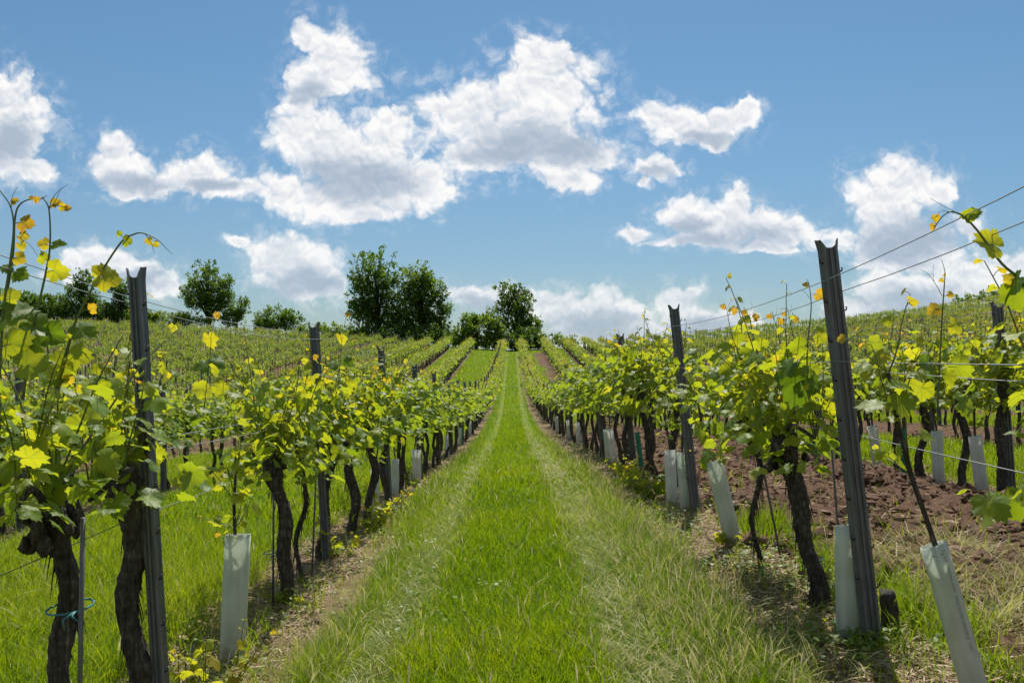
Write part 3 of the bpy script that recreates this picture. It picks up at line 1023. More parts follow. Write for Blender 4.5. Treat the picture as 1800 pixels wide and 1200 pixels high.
def gen_post(seed, H=2.05, detail=2):
    rng = np.random.default_rng(seed)
    g = Geo()
    pr = post_profile()
    n = len(pr)
    zs = np.array([-0.1, 0.5, 1.0, 1.5, H - 0.10, H - 0.045, H])
    V = []
    for i, z in enumerate(zs):
        p_ = pr.copy()
        zz = np.full(n, z)
        if i == len(zs) - 1:        # battered top: flanges splayed up and out
            edge_ = (np.abs(pr[:, 0]) / 0.0375) ** 3
            zz = z - 0.035 + 0.045 * np.clip(edge_, 0, 1.1)
            p_[:, 0] *= 1 + 0.22 * np.clip(edge_, 0, 1)
        V.append(np.stack([p_[:, 0], p_[:, 1], zz], -1))
    V = np.concatenate(V)
    i = np.arange(len(zs) - 1)[:, None] * n; j = np.arange(n)[None]; j2 = (j + 1) % n
    F = np.stack([i + j, i + j2, i + n + j2, i + n + j], -1).reshape(-1, 4)
    g.add(V, F)
    h = n // 2
    k0 = (len(zs) - 1) * n
    cap = np.array([[k0 + q, k0 + q + 1, k0 + n - 2 - q, k0 + n - 1 - q] for q in range(h - 1)])
    g.F.append(cap.astype(np.int32)); g.M.append(np.zeros(len(cap), np.int32))
    return g.mesh('trellis_post', M_STEEL, smooth=False)
POST_ME = gen_post(1)
POST_ME_S = gen_post(2, 1.85)
hk = Geo()
V, F = tube(np.array([[0, 0, 0], [0.016, 0.0, 0.004], [0.020, 0, 0.016], [0.014, 0, 0.022]]), [0.005, 0.0045, 0.004, 0.003], 5)
hk.add(V, F)
HOOK_ME = hk.mesh('hook', M_HOOK)

def make_post(me, x, d, lean, label, group=None, hooks=0, yaw=0.0, H=2.05):
    o = empty('trellis_post', (x, d, g1(x, d)), (math.radians(-1), math.radians(lean), yaw))
    tag(o, label, 'post', group)
    link('steel_profile', me, o)
    for q in range(hooks):
        z = H - 0.16 - q * 0.20
        for s in (-1, 1):
            if z > 0.08:
                link('hook', HOOK_ME, o, (s * 0.036, 0.02, z + (0.05 if s < 0 else 0)), (0, 0, 0 if s > 0 else PI))
    return o

posts = []
first_l = ['tall grey steel post with splayed top behind the thick black trunk on the left',
           'grey steel post second from the front in the row left of the path',
           'grey steel post third from the front in the row left of the path']
first_r = ['tall dark steel post nearest on the right, leaning left against the sky',
           'leaning steel post second from the front in the row right of the path',
           'leaning steel post third from the front in the row right of the path']
PCAND = []
for side, rows in (('L', ROWS_L), ('R', ROWS_R)):
    for k, r in enumerate(rows):
        start = (4.86 if side == 'L' else 5.0) if k == 0 else (9.2 if (k == 1 and side == 'R') else 5.0 + (k * 1.7) % 4.7)
        q = 0
        d = start
        while d < 150:
            x = float(rowx(r, d)) + (0.03 if k == 0 else 0) + (0.105 if k == 0 and side == 'L' and q == 0 else 0)
            if abs(x) < 0.53 * d + 0.2:
                PCAND.append(((1.0 if k == 0 else 0.6) / d, side, k, x, d, q))
            d += 4.75; q += 1
PCAND.sort(key=lambda c: -c[0])
for (s_, side, k, x, d, q) in PCAND[:290]:
    rr = random.Random(int(d * 131) + k * 7 + (side == 'R'))
    lean = LEAN.get((side, k), -1.5) + rr.uniform(-0.8, 0.8) * (q > 0)
    word = 'left' if side == 'L' else 'right'
    grp = None
    H = 2.05
    if k == 0 and q < 3:
        lab = (first_l if side == 'L' else first_r)[q]
        if q == 0:
            lean = -4.2 if side == 'L' else -5.8
    else:
        rowname = 'first row %s of the path' % word if k == 0 else '%s row %s of the path' % (ordn.get(k, 'outer'), word)
        zn = 'nearer' if d < 40 else 'distant'
        lab = '%s grey steel post rising from the vines of the %s' % (zn, rowname)
        grp = '%s posts of the %s' % (zn, rowname)
    o = make_post(POST_ME if k == 0 and q < 3 else POST_ME_S, x, d, lean, lab, grp, hooks=9 if (k == 0 and q < 2) else (5 if (k <= 1 and q < 2) else 0))
    if side == 'L' and k == 0 and q == 0:
        o.scale = (0.80, 1.0, 1.12)
    elif side == 'L' and k == 0:
        o.scale = (1, 1, 1.11 if q < 3 else 1.2)
fp = Geo()
for (s_, side, k, x, d, q) in PCAND[290:]:
    z = g1(x, d)
    V, F = tube(np.array([[x, d, z - 0.1], [x - 0.04, d, z + 1.8]]), [0.04, 0.04], 4)
    fp.add(V, F)
for (s_, side, k, x, d, q) in far_rest[::2]:
    z = g1(x, d)
    V, F = tube(np.array([[x + 0.06, d + 0.2, z], [x + 0.05, d + 0.2, z + 1.55 + 0.25 * ((q * 7) % 5) / 5]]), [0.020, 0.018], 3, False)
    fp.add(V, F)
o = link('far_post', fp.mesh('far_post', M_STEEL))
tag(o, 'tiny grey posts standing among the vines up on the far slope', 'posts', None, 'stuff')

# ------------------------------------------------------------------ trellis wires
def make_wire(r, heights, d0, d1, lean_x, label, sag=0.03, rad=0.0022):
    pts = []
    d = d0
    while d < d1:
        f = ((d - 5.0) / 4.75) % 1.0
        x = float(rowx(r, d)) + lean_x
        pts.append([x, d, g1(x, d) + heights - sag * 4 * f * (1 - f) + (0.09 * max(0.0, 5 - d) if heights > 1.7 else 0)])
        d += 0.6
    g = Geo()
    V, F = tube(spline(np.array(pts), len(pts)), rad, 4)
    g.add(V, F)
    o = link('trellis_wire', g.mesh('trellis_wire', M_WIRE))
    tag(o, label, 'wire')
for side, rows in (('L', ROWS_L), ('R', ROWS_R)):
    word = 'left' if side == 'L' else 'right'
    for k in (0, 1):
        ln = math.tan(math.radians(LEAN[(side, k)]))
        up = 0.34 if side == 'L' and k == 0 else 0.0
        rn = 'in the first row %s of the path' % word if k == 0 else 'in the second row %s of the path' % word
        e = 75 if k == 0 else 40
        make_wire(rows[k], 1.86 + up, 0.8, e, ln * 1.9 - 0.045, 'uppermost grey wire ' + rn, 0.05)
        make_wire(rows[k], 1.80 + up, 0.8, e, ln * 1.9 + 0.05, 'lower wire of the top pair ' + rn, 0.07)
        make_wire(rows[k], 1.45, 0.8, e, ln * 1.4 - 0.045, 'middle wire among the leaf tops ' + rn, 0.02)
        make_wire(rows[k], 1.40, 0.8, e, ln * 1.4 + 0.045, 'middle wire behind the posts ' + rn, 0.04)
        make_wire(rows[k], 1.08, 0.8, e, ln * 1.0, 'lowest wire carrying the bent canes ' + rn, 0.02)

# ------------------------------------------------------------------ grow tubes with young vines
def gen_tube(w_, h, seed):
    rng = np.random.default_rng(seed)
    g = Geo()
    n = 20
    a = np.arange(n) * 2 * PI / n
    sq = 1 / (np.abs(np.cos(a)) ** 3.2 + np.abs(np.sin(a)) ** 3.2) ** (1 / 3.2)   # rounded square
    zs = np.linspace(0, h, 7)
    V = []
    for rr_, zz in [(1.0, zs), (0.95, zs[::-1])]:
        for z in zz:
            r = w_ / 2 * sq * rr_ * (1 + 0.012 * rng.standard_normal())
            V.append(np.stack([r * np.cos(a), r * np.sin(a) * 0.9, np.full(n, z) + (0.006 * np.cos(a + 1) if z > h - 0.01 else 0)], -1))
    V = np.concatenate(V); k = len(zs) * 2
    i = (np.arange(k) * n)[:, None]; i2 = (((np.arange(k) + 1) % k) * n)[:, None]
    j = np.arange(n)[None]; j2 = (j + 1) % n
    F = np.stack([i + j, i + j2, i2 + j2, i2 + j], -1).reshape(-1, 4)
    g.add(V, F)
    return g
TG = gen_tube(0.115, 0.62, 5)
TUBE_ME = TG.mesh('grow_tube', M_TUBE)
TUBEW_ME = TG.mesh('grow_tube', M_TUBEW)
TUBEG_ME = gen_tube(0.075, 0.60, 6).mesh('grow_tube', M_TUBEG)
TUBEN_ME = gen_tube(0.10, 0.73, 7).mesh('grow_tube', M_TUBE)

def make_tube(me, x, d, lean, label, group=None, young=None, ylab=None, ylean=None, scale=1.0, yaw=0.0):
    z = g1(x, d)
    o = link('grow_tube', me, None, (x, d, z - 0.02), (0, math.radians(lean), yaw))
    o.scale = (scale,) * 3
    tag(o, label, 'grow tube', group)
    if young is not None:
        y = empty('young_vine', (x, d, z), (0, math.radians(lean if ylean is None else ylean), yaw))
        tag(y, ylab or ('young vine growing out of the ' + label), 'vine', group and group.replace('tubes', 'young vines in tubes'))
        link('trunk', young[0], y)
        link('foliage', young[1], y)
    return o

rl, rr1, rr2 = ROWS_L[0], ROWS_R[0], ROWS_R[1]
make_tube(TUBE_ME, -1.72, 6.15, 2.4, 'pale grey tube in bright sun beside the thick trunk on the left', None, YHI[0], 'young vine sprouting from the pale tube beside the thick left trunk', None, 1.3)
big = make_tube(TUBEN_ME, 1.89, 4.02, -15.5, 'large leaning tube with faint print, cut by the bottom right corner', None, YHI[1], 'young vine stem leaning left out of the printed tube, bottom right', -15)
make_tube(TUBE_ME, 1.72, 5.12, -0.5, 'upright pale green tube tucked behind the tall right post', None, None, scale=1.0)
make_tube(TUBE_ME, 1.76, 7.9, -13, 'broad pale green tube leaning left in front of the tilled soil', None, YHI[2], 'young vine rising from the broad leaning tube by the tilled soil', None, 1.15)
make_tube(TUBE_ME, 1.73, 9.9, -4, 'yellowish pale green tube close before the second right post', None, YMID[0], 'young vine rising from the yellowish tube at the second right post')
make_tube(TUBEW_ME, 1.66, 10.35, -2, 'grey green tube half hidden by leaves left of the yellowish tube', None, YMID[1], 'bushy young vine over the grey green tube near the second right post')
make_tube(TUBEW_ME, 1.76, 17.0, -8, 'leaning whitish tube farther up the row right of the path', None, YMID[2], 'young vine above the leaning whitish tube farther up the right row')
make_tube(TUBE_ME, 1.70, 17.5, -4, 'grey tube behind the leaning whitish tube in the right row', None)
make_tube(TUBEG_ME, 1.98, 15.2, -7, 'slim bright green tube between two dark trunks right of the path', None)
for i, d in enumerate((25.0, 29.0, 36.0)):
    make_tube(TUBEW_ME, float(rowx(rr1, d)) - 0.05, d, -4, 'small white tube far along the row right of the path', 'white tubes far along the right row', YMID[i], 'young vine in a small white tube far along the right row')
for lab, d, lean, me in (('white tube farthest right, behind the soil ridge', 9.75, -7, TUBEW_ME),
                         ('white tube standing second from the right edge behind the tilled soil', 10.75, -2, TUBEW_ME),
                         ('slim sea green tube between white tubes behind the tilled soil', 11.7, -1, TUBEG_ME),
                         ('white tube leaning left beside the slim sea green tube', 12.5, -8, TUBEW_ME),
                         ('small white tube seen past the knobbed old vine', 17.9, -2, TUBEW_ME)):
    make_tube(me, 4.6, d, lean, lab, None, YMID[int(d) % 3], 'young vine in ' + lab)
for i, (lab, d, dx) in enumerate((('white tube among dark trunks left of the path', 13.1, 0), ('narrow pale tube beside a post left of the path', 15.2, 0.02),
                         ('front one of two white tubes side by side left of the path', 18.4, 0.06), ('rear one of two white tubes side by side left of the path', 18.95, -0.04))):
    make_tube(TUBEW_ME, float(rowx(rl, d)) + dx, d, 1 - i, lab, None, YMID[i % 3], 'young vine in ' + lab)
make_tube(TUBEG_ME, float(rowx(rl, 34)) + 0.05, 34, 0, 'green tube far along the row left of the path', None)
for i, d in enumerate((27.0, 33.4, 41.0)):
    make_tube(TUBEW_ME, float(rowx(rl, d)), d, -1, 'small pale tube far along the row left of the path', 'pale tubes far along the left row', YMID[i], 'young vine in a small pale tube far along the left row')

# faint lettering and two punched holes on the large tube
tx = bpy.data.curves.new('print', 'FONT')
tx.body = 'A1 SONNWOHL KWS  WEIN KOGI CEWOESE  YAN'
tx.size = 0.018
tx.extrude = 0.0002
tx.align_x = 'LEFT'
tt = bpy.data.objects.new('tmp', tx)
C.objects.link(tt)
dg = bpy.context.evaluated_depsgraph_get()
tm = bpy.data.meshes.new_from_object(tt.evaluated_get(dg))
bpy.data.objects.remove(tt)
tm.materials.clear(); tm.materials.append(M_PRINT)
po = link('printed_lettering', tm, big, (0.008, -0.0485, 0.715), (PI / 2, PI / 2, 0))
hg = Geo()
a = np.arange(10) * 2 * PI / 10
for hx in (-0.028, 0.006):
    c = np.array([[hx, -0.0482, 0.698]])
    ring = np.stack([hx + 0.003 * np.cos(a), np.full(10, -0.0482), 0.698 + 0.003 * np.sin(a)], -1)
    hg.add(np.vstack([c, ring]), np.array([[0, 1 + (q + 1) % 10, 1 + q] for q in range(10)]))
link('punched_holes', hg.mesh('punched_holes', M_HOOK), big)
sg = Geo()
V, F = tube(np.array([[-0.018, -0.0478, 0.725], [-0.018, -0.0478, 0.01]]), 0.0012, 4)
sg.add(V, F)
link('seam', sg.mesh('seam', M_TUBE), big)

# ------------------------------------------------------------------ thin stakes beside the vines
def make_stake(x, d, lean, h, label, group=None, rad=0.0085):
    g = Geo()
    V, F = tube(np.array([[0, 0, -0.05], [0, 0, h * 0.5], [0, 0, h]]), rad, 7)
    g.add(V, F)
    o = link('plant_stake', g.mesh('plant_stake', M_STEEL), None, (x, d, g1(x, d)), (0, math.radians(lean), 0))
    tag(o, label, 'stake', group)
    return o
make_stake(-1.70, 3.93, 0.6, 1.22, 'grey metal stake tied in front of the gnarled leftmost trunk', None, 0.010)
make_stake(-1.82, 7.62, 0.0, 1.15, 'thin stake against the trunk with the white tie')
make_stake(-1.74, 8.7, 2.0, 1.1, 'thin dark stake beside the forked thin vine')
make_stake(1.93, 7.15, -11, 1.1, 'dark leaning stake beside the slim vine right of the path')
make_stake(2.05, 6.2, -4, 1.0, 'thin dark rod just right of the tall steel post', None, 0.007)
for i, d in enumerate((13.9, 15.0, 16.1, 21.5, 22.7)):
    make_stake(4.62, d, -3, 1.1, 'thin dark stake in the second row right of the path', 'stakes in the second row right of the path')

# blue twine and white ties
def ring_pts(c, r, n=14, tilt=0.15):
    a = np.linspace(0, 2 * PI, n)
    return np.stack([c[0] + r * np.cos(a), c[1] + r * np.sin(a), c[2] + tilt * r * np.sin(a + 0.8)], -1)
def make_tie(x, d, z, r, m_, label, ends=True):
    g = Geo()
    V, F = tube(ring_pts((0, 0, 0), r), 0.0042, 5); g.add(V, F)
    if ends:
        for e in ((0.05, -r - 0.02, -0.03), (0.02, -r - 0.03, -0.06)):
            V, F = tube(np.array([[r * 0.6, -r * 0.8, 0], [e[0], e[1] * 0.9, e[2] * 0.4], [e[0] * 1.6, e[1], e[2]]]), [0.004, 0.005, 0.002], 4)
            g.add(V, F)
    o = link('plant_tie', g.mesh('plant_tie', m_), None, (x, d, z))
    tag(o, label, 'tie')
make_tie(-1.775, 4.02, g1(-1.8, 4) + 0.86, 0.09, M_TIE, 'blue twine tied around the leftmost trunk and its stake')
make_tie(1.76, 5.85, g1(1.76, 5.85) + 0.28, 0.056, M_TIE, 'blue tie low on the knobbed old vine right of the path', False)
make_tie(-1.85, 7.66, g1(-1.85, 7.7) + 0.42, 0.055, M_WIRE, 'white tie around a dark trunk left of the path', True)

# old stump at the foot of the right post
sg = Geo()
rng = np.random.default_rng(5)
z = np.linspace(-0.06, 0.23, 9)
bark_trunk(sg, np.stack([0.01 * np.sin(z * 12), 0.01 * np.cos(z * 9), z], -1), np.array([.075, .064, .052, .044, .040, .039, .041, .040, .034]), 14, rng, 0.14)
o = link('vine_stump', sg.mesh('vine_stump', M_BARK), None, (1.96, 5.2, g1(1.96, 5.2)), (0.05, -0.1, 0))
tag(o, 'short sawn-off vine stump at the foot of the tall right post', 'stump')

# ------------------------------------------------------------------ tall foreground shoots, placed along the rows
def hand_shoot(paths, label, leaves, seed, size=0.085):
    """paths: list of (pixels, distance, r0, r1); leaves: (px, py, d, size, tint, roll)"""
    rng = np.random.default_rng(seed)
    g, lv = Geo(), Leaves()
    base = None
    stems = []
    for pix, d, r0, r1 in paths:
        d0, d1 = d if isinstance(d, tuple) else (d, d)
        P = [at(px, py, d0 + (d1 - d0) * i / (len(pix) - 1)) for i, (px, py) in enumerate(pix)]
        if base is None:
            base = P[0]
        S = spline(np.array(P) - base, len(pix) * 5)
        V, F = tube(S, np.linspace(r0, r1, len(S)), 7)
        g.add(V, F, 0.45, 1)
        stems.append(S)
    stems = np.concatenate(stems)
    for (px, py, d, s, t, ang) in leaves:
        p_ = at(px, py, d) - base
        ax = np.array([math.cos(ang), rng.normal(0, 0.35), math.sin(ang)])
        nn = np.array([rng.normal(0, 0.3), -0.75, 0.75 + rng.normal(0, 0.2)]) if t < 0.35 else np.array([rng.normal(0, 0.3), -0.9, 0.05 + rng.normal(0, 0.2)])
        j = p_ - ax / np.linalg.norm(ax) * s * 0.2
        lv.add(j, ax, nn, s, t)
        q = stems[np.argmin(np.linalg.norm(stems - j, axis=1) + 0.6 * np.maximum(0, stems[:, 2] - j[2]))]
        V, F = tube(np.array([q, (q + j) / 2 + [0, 0, 0.1 * np.linalg.norm(q - j)], j]), [0.0019, 0.0016, 0.0012], 4, False)
        g.add(V, F, 0.6, 1)
    lv.into(g, 2, rng)
    o = link('vine_shoot', g.mesh('vine_shoot', LEAFM), None, tuple(base))
    tag(o, label, 'vine shoot')
dl = 3.75
hand_shoot([([(-2, 760), (0, 640), (8, 530), (18, 460), (24, 400), (18, 362), (0, 335), (-10, 320)], dl, 0.0065, 0.0012),
            ([(4, 560), (22, 455), (26, 388), (33, 362), (50, 351), (72, 350), (82, 344)], dl + 0.02, 0.005, 0.0012),
            ([(20, 364), (22, 345), (31, 329)], dl, 0.0015, 0.0006),
            ([(28, 415), (50, 428), (60, 440), (68, 453)], dl, 0.0014, 0.0006)],
           'pair of tall bare shoots at the left edge with orange leaves against the sky',
           [(24, 353, dl, 0.035, 0.92, 2.6), (46, 392, dl, 0.075, 0.95, -0.2), (42, 415, dl, 0.045, 0.85, -0.3), (38, 434, dl, 0.04, 0.8, -1.2), (64, 350, dl, 0.03, 0.95, 0.3), (55, 347, dl, 0.02, 0.9, 1.2),
            (35, 455, dl, 0.06, 0.86, -0.4), (8, 468, dl, 0.075, 0.2, 3.0), (34, 480, dl, 0.085, 0.15, -0.3), (20, 521, dl, 0.085, 0.66, 0.6), (10, 560, dl, 0.12, 0.3, 2.2), (40, 545, dl, 0.13, 0.15, 0.2), (30, 600, dl, 0.13, 0.5, 0.4)], 1)
hand_shoot([([(40, 700), (50, 630), (62, 562), (80, 482), (88, 430), (86, 368), (75, 348), (74, 345)], dl + 0.1, 0.0062, 0.0016),
            ([(86, 368), (92, 350), (103, 336), (121, 323)], dl + 0.1, 0.002, 0.0006),
            ([(86, 368), (98, 352), (108, 328)], dl + 0.1, 0.0018, 0.0006)],
           'tall straight shoot left of the grey post with a round yellow leaf',
           [(103, 478, dl + 0.1, 0.095, 0.72, -0.3), (77, 452, dl + 0.1, 0.055, 0.6, 1.6), (104, 430, dl + 0.1, 0.065, 0.2, 0.1), (74, 428, dl + 0.1, 0.05, 0.85, 3.0), (98, 356, dl + 0.1, 0.045, 0.92, 0.3), (112, 364, dl + 0.1, 0.04, 0.85, -0.2), (120, 366, dl + 0.1, 0.03, 0.95, 0.1),
            (70, 575, dl + 0.1, 0.13, 0.15, -0.4), (52, 600, dl + 0.1, 0.13, 0.35, 2.6), (95, 590, dl + 0.1, 0.12, 0.1, -0.5), (60, 640, dl, 0.13, 0.5, 0.2)], 2)
hand_shoot([([(96, 690), (122, 600), (135, 560), (170, 492), (212, 427), (235, 412), (252, 410), (275, 420), (290, 434), (303, 447)], dl + 0.25, 0.0062, 0.0009),
            ([(255, 411), (266, 428), (272, 446)], dl + 0.25, 0.0016, 0.0007),
            ([(138, 552), (150, 545), (160, 548)], dl + 0.25, 0.0016, 0.001)],
           'long shoot bending right over the grey post with a drooping tip',
           [(192, 488, dl + 0.25, 0.12, 0.78, -0.1), (168, 475, dl + 0.25, 0.055, 0.7, 2.4), (162, 541, dl + 0.25, 0.05, 0.93, 0.6), (226, 424, dl + 0.25, 0.05, 0.55, -0.1), (208, 410, dl + 0.25, 0.03, 0.5, 2.2), (262, 424, dl + 0.25, 0.035, 0.88, -1.0), (275, 430, dl + 0.25, 0.03, 0.85, -0.6),
            (118, 640, dl + 0.25, 0.12, 0.5, 0.3), (90, 655, dl + 0.25, 0.13, 0.3, 2.7), (150, 580, dl + 0.25, 0.11, 0.15, -0.3), (140, 625, dl + 0.2, 0.11, 0.55, -0.1)], 3)
dr = 3.45
hand_shoot([([(1850, 590), (1800, 500), (1760, 462), (1718, 405), (1690, 378), (1668, 373), (1652, 386), (1641, 404)], dr, 0.006, 0.0012),
            ([(1690, 378), (1662, 364), (1634, 348)], dr, 0.0014, 0.0005),
            ([(1678, 374), (1655, 371), (1647, 378)], dr, 0.0012, 0.0005)],
           'shoot arching left across the wires at the right edge with a yellow leaf',
           [(1738, 424, dr, 0.12, 0.74, 2.6), (1700, 378, dr, 0.055, 0.45, 2.9), (1716, 374, dr, 0.05, 0.3, 0.3), (1645, 385, dr, 0.035, 0.9, -1.4), (1640, 400, dr, 0.03, 0.95, -1.8), (1775, 505, dr, 0.12, 0.12, -2.2), (1790, 520, dr, 0.12, 0.3, -1.0), (1772, 490, dr, 0.05, 0.85, 2.6)], 4)
d_ = 4.35
hand_shoot([([(1648, 720), (1652, 640), (1656, 560), (1660, 500), (1661, 478), (1655, 456)], d_, 0.005, 0.0009),
            ([(1656, 520), (1645, 500), (1632, 482), (1617, 474)], d_, 0.0016, 0.0006),
            ([(1642, 495), (1640, 478), (1642, 464)], d_, 0.001, 0.0005)],
           'upright thin shoot with curled tendrils between the tall right post and the right edge',
           [(1640, 545, d_, 0.07, 0.9, 3.6), (1682, 575, d_, 0.085, 0.74, -0.6), (1672, 518, d_, 0.035, 0.9, -0.3), (1654, 493, d_, 0.025, 0.85, 3.4), (1661, 483, d_, 0.02, 0.95, 1.2), (1630, 640, d_, 0.12, 0.1, 2.4), (1690, 650, d_, 0.12, 0.4, -0.6), (1615, 690, d_, 0.13, 0.55, -2.0), (1700, 710, d_, 0.11, 0.3, -0.2)], 5)
d_ = 5.4
hand_shoot([([(1418, 660), (1420, 600), (1426, 540), (1422, 500), (1417, 490)], d_, 0.005, 0.001), ([(1424, 525), (1414, 512), (1404, 509)], d_, 0.0014, 0.0005)],
           'thin shoot just left of the tall right post with an orange tip leaf',
           [(1442, 518, d_, 0.075, 0.95, -0.3), (1416, 500, d_, 0.04, 0.95, 2.9), (1446, 592, d_, 0.10, 0.6, -0.5), (1400, 610, d_, 0.11, 0.4, 3.3), (1402, 680, d_, 0.24, 0.08, -1.9), (1380, 650, d_, 0.15, 0.15, -2.4)], 6)
d_ = 6.2
for i, (px, top) in enumerate(((1318, 545), (1280, 535), (1362, 552), (1388, 548))):
    hand_shoot([([(px + 22, 680), (px + 12, 620), (px + 3, 575), (px - 4, top + 6), (px - 16, top)], d_ + i * 0.2, 0.004, 0.0008), ([(px - 2, top + 8), (px + 4, top - 6), (px + 2, top - 14)], d_ + i * 0.2, 0.0012, 0.0005)],
               'slender shoot tip poking above the leaves %s the second right post' % ['well right of', 'just right of', 'far right of', 'farthest right of'][i],
               [(px + 12, top + 12, d_, 0.05, 0.95, 0.3), (px - 10, top + 4, d_, 0.04, 0.97, 3.0), (px + 22, top + 60, d_, 0.10, 0.55, 0.2), (px - 8, top + 75, d_, 0.10, 0.4, 2.8), (px + 34, top + 95, d_, 0.12, 0.35, -0.2), (px - 4, top + 115, d_, 0.12, 0.5, 3.2)], 20 + i)
d_ = 6.9
for i, (px, top) in enumerate(((372, 552), (545, 625), (602, 550))):
    dd = (6.9, 9.2, 9.5)[i]
    hand_shoot([([(px - 14, 720), (px - 6, 660), (px, top + 40), (px + 8, top + 6), (px + 22, top - 4)], dd, 0.004, 0.0008), ([(px + 6, top + 8), (px - 3, top - 4), (px - 10, top - 6)], dd, 0.0012, 0.0005)],
               ['shoot with a large yellow leaf between the two left posts', 'pale shoot with broad leaves in front of the second left post', 'thin bent shoot tip right of the second left post'][i],
               [(px + 10, top + 2, dd, 0.06, 0.95, 0.3), (px - 2, top + 48, dd, 0.13, 0.78, -1.4), (px + 12, top + 85, dd, 0.13, 0.12, -0.6), (px - 20, top + 92, dd, 0.13, 0.15, 3.3), (px - 22, top + 130, dd, 0.14, 0.6, 2.8), (px + 14, top + 128, dd, 0.13, 0.62, -0.3)], 40 + i)

# leafy sprouts at the foot of the left post and other trunks
def sprout(x, d, n, L, label, seed, size=0.10, young=0.12, group=None, detail=2):
    rng = np.random.default_rng(seed)
    g, lv = Geo(), Leaves()
    for k in range(n):
        a = rng.uniform(0, 2 * PI)
        grow_shoot(rng, lv, g, [0.05 * math.cos(a), 0.05 * math.sin(a), 0.0], [0.6 * math.cos(a), 0.6 * math.sin(a), 0.8], rng.uniform(0.6, 1.1) * L, size, detail, step=0.06, young=young)
    lv.into(g, detail, rng)
    o = link('vine_sprout', g.mesh('vine_sprout', LEAFM), None, (x, d, g1(x, d)))
    tag(o, label, 'sprout', group)
sprout(-1.60, 5.2, 13, 0.55, 'bright yellow green sprouts at the foot of the thick left trunk', 61)
sprout(-1.75, 7.7, 8, 0.22, 'low leafy sprouts at the base of the trunk with the white tie', 62, young=0.0)
sprout(-1.68, 9.75, 8, 0.40, 'leafy sprouts around the base of the trunk at the second left post', 63, young=0.05)
sprout(-1.62, 11.3, 11, 0.52, 'spreading leafy sprouts reaching towards the path from the left row', 64, young=0.05)
sprout(-1.6, 12.6, 10, 0.45, 'leafy sprouts at the foot of the white tube left of the path', 65, young=0.08)
sprout(1.55, 11.3, 14, 0.62, 'mass of drooping leaves in front of the tubes right of the path', 66, young=0.05)
sprout(1.52, 12.8, 10, 0.50, 'bushy sprouts behind the tubes in the right row', 67, young=0.03)
sprout(1.74, 7.8, 7, 0.16, 'small sprouts at the foot of the broad leaning tube', 68, 0.07, 0.1)
sprout(1.62, 14.2, 7, 0.4, 'sprouts hanging by the dark trunks farther along the right row', 69, young=0.05, detail=1)
sprout(-1.55, 16.5, 7, 0.4, 'sprouts low on the trunks farther along the left row', 70, young=0.05, detail=1)

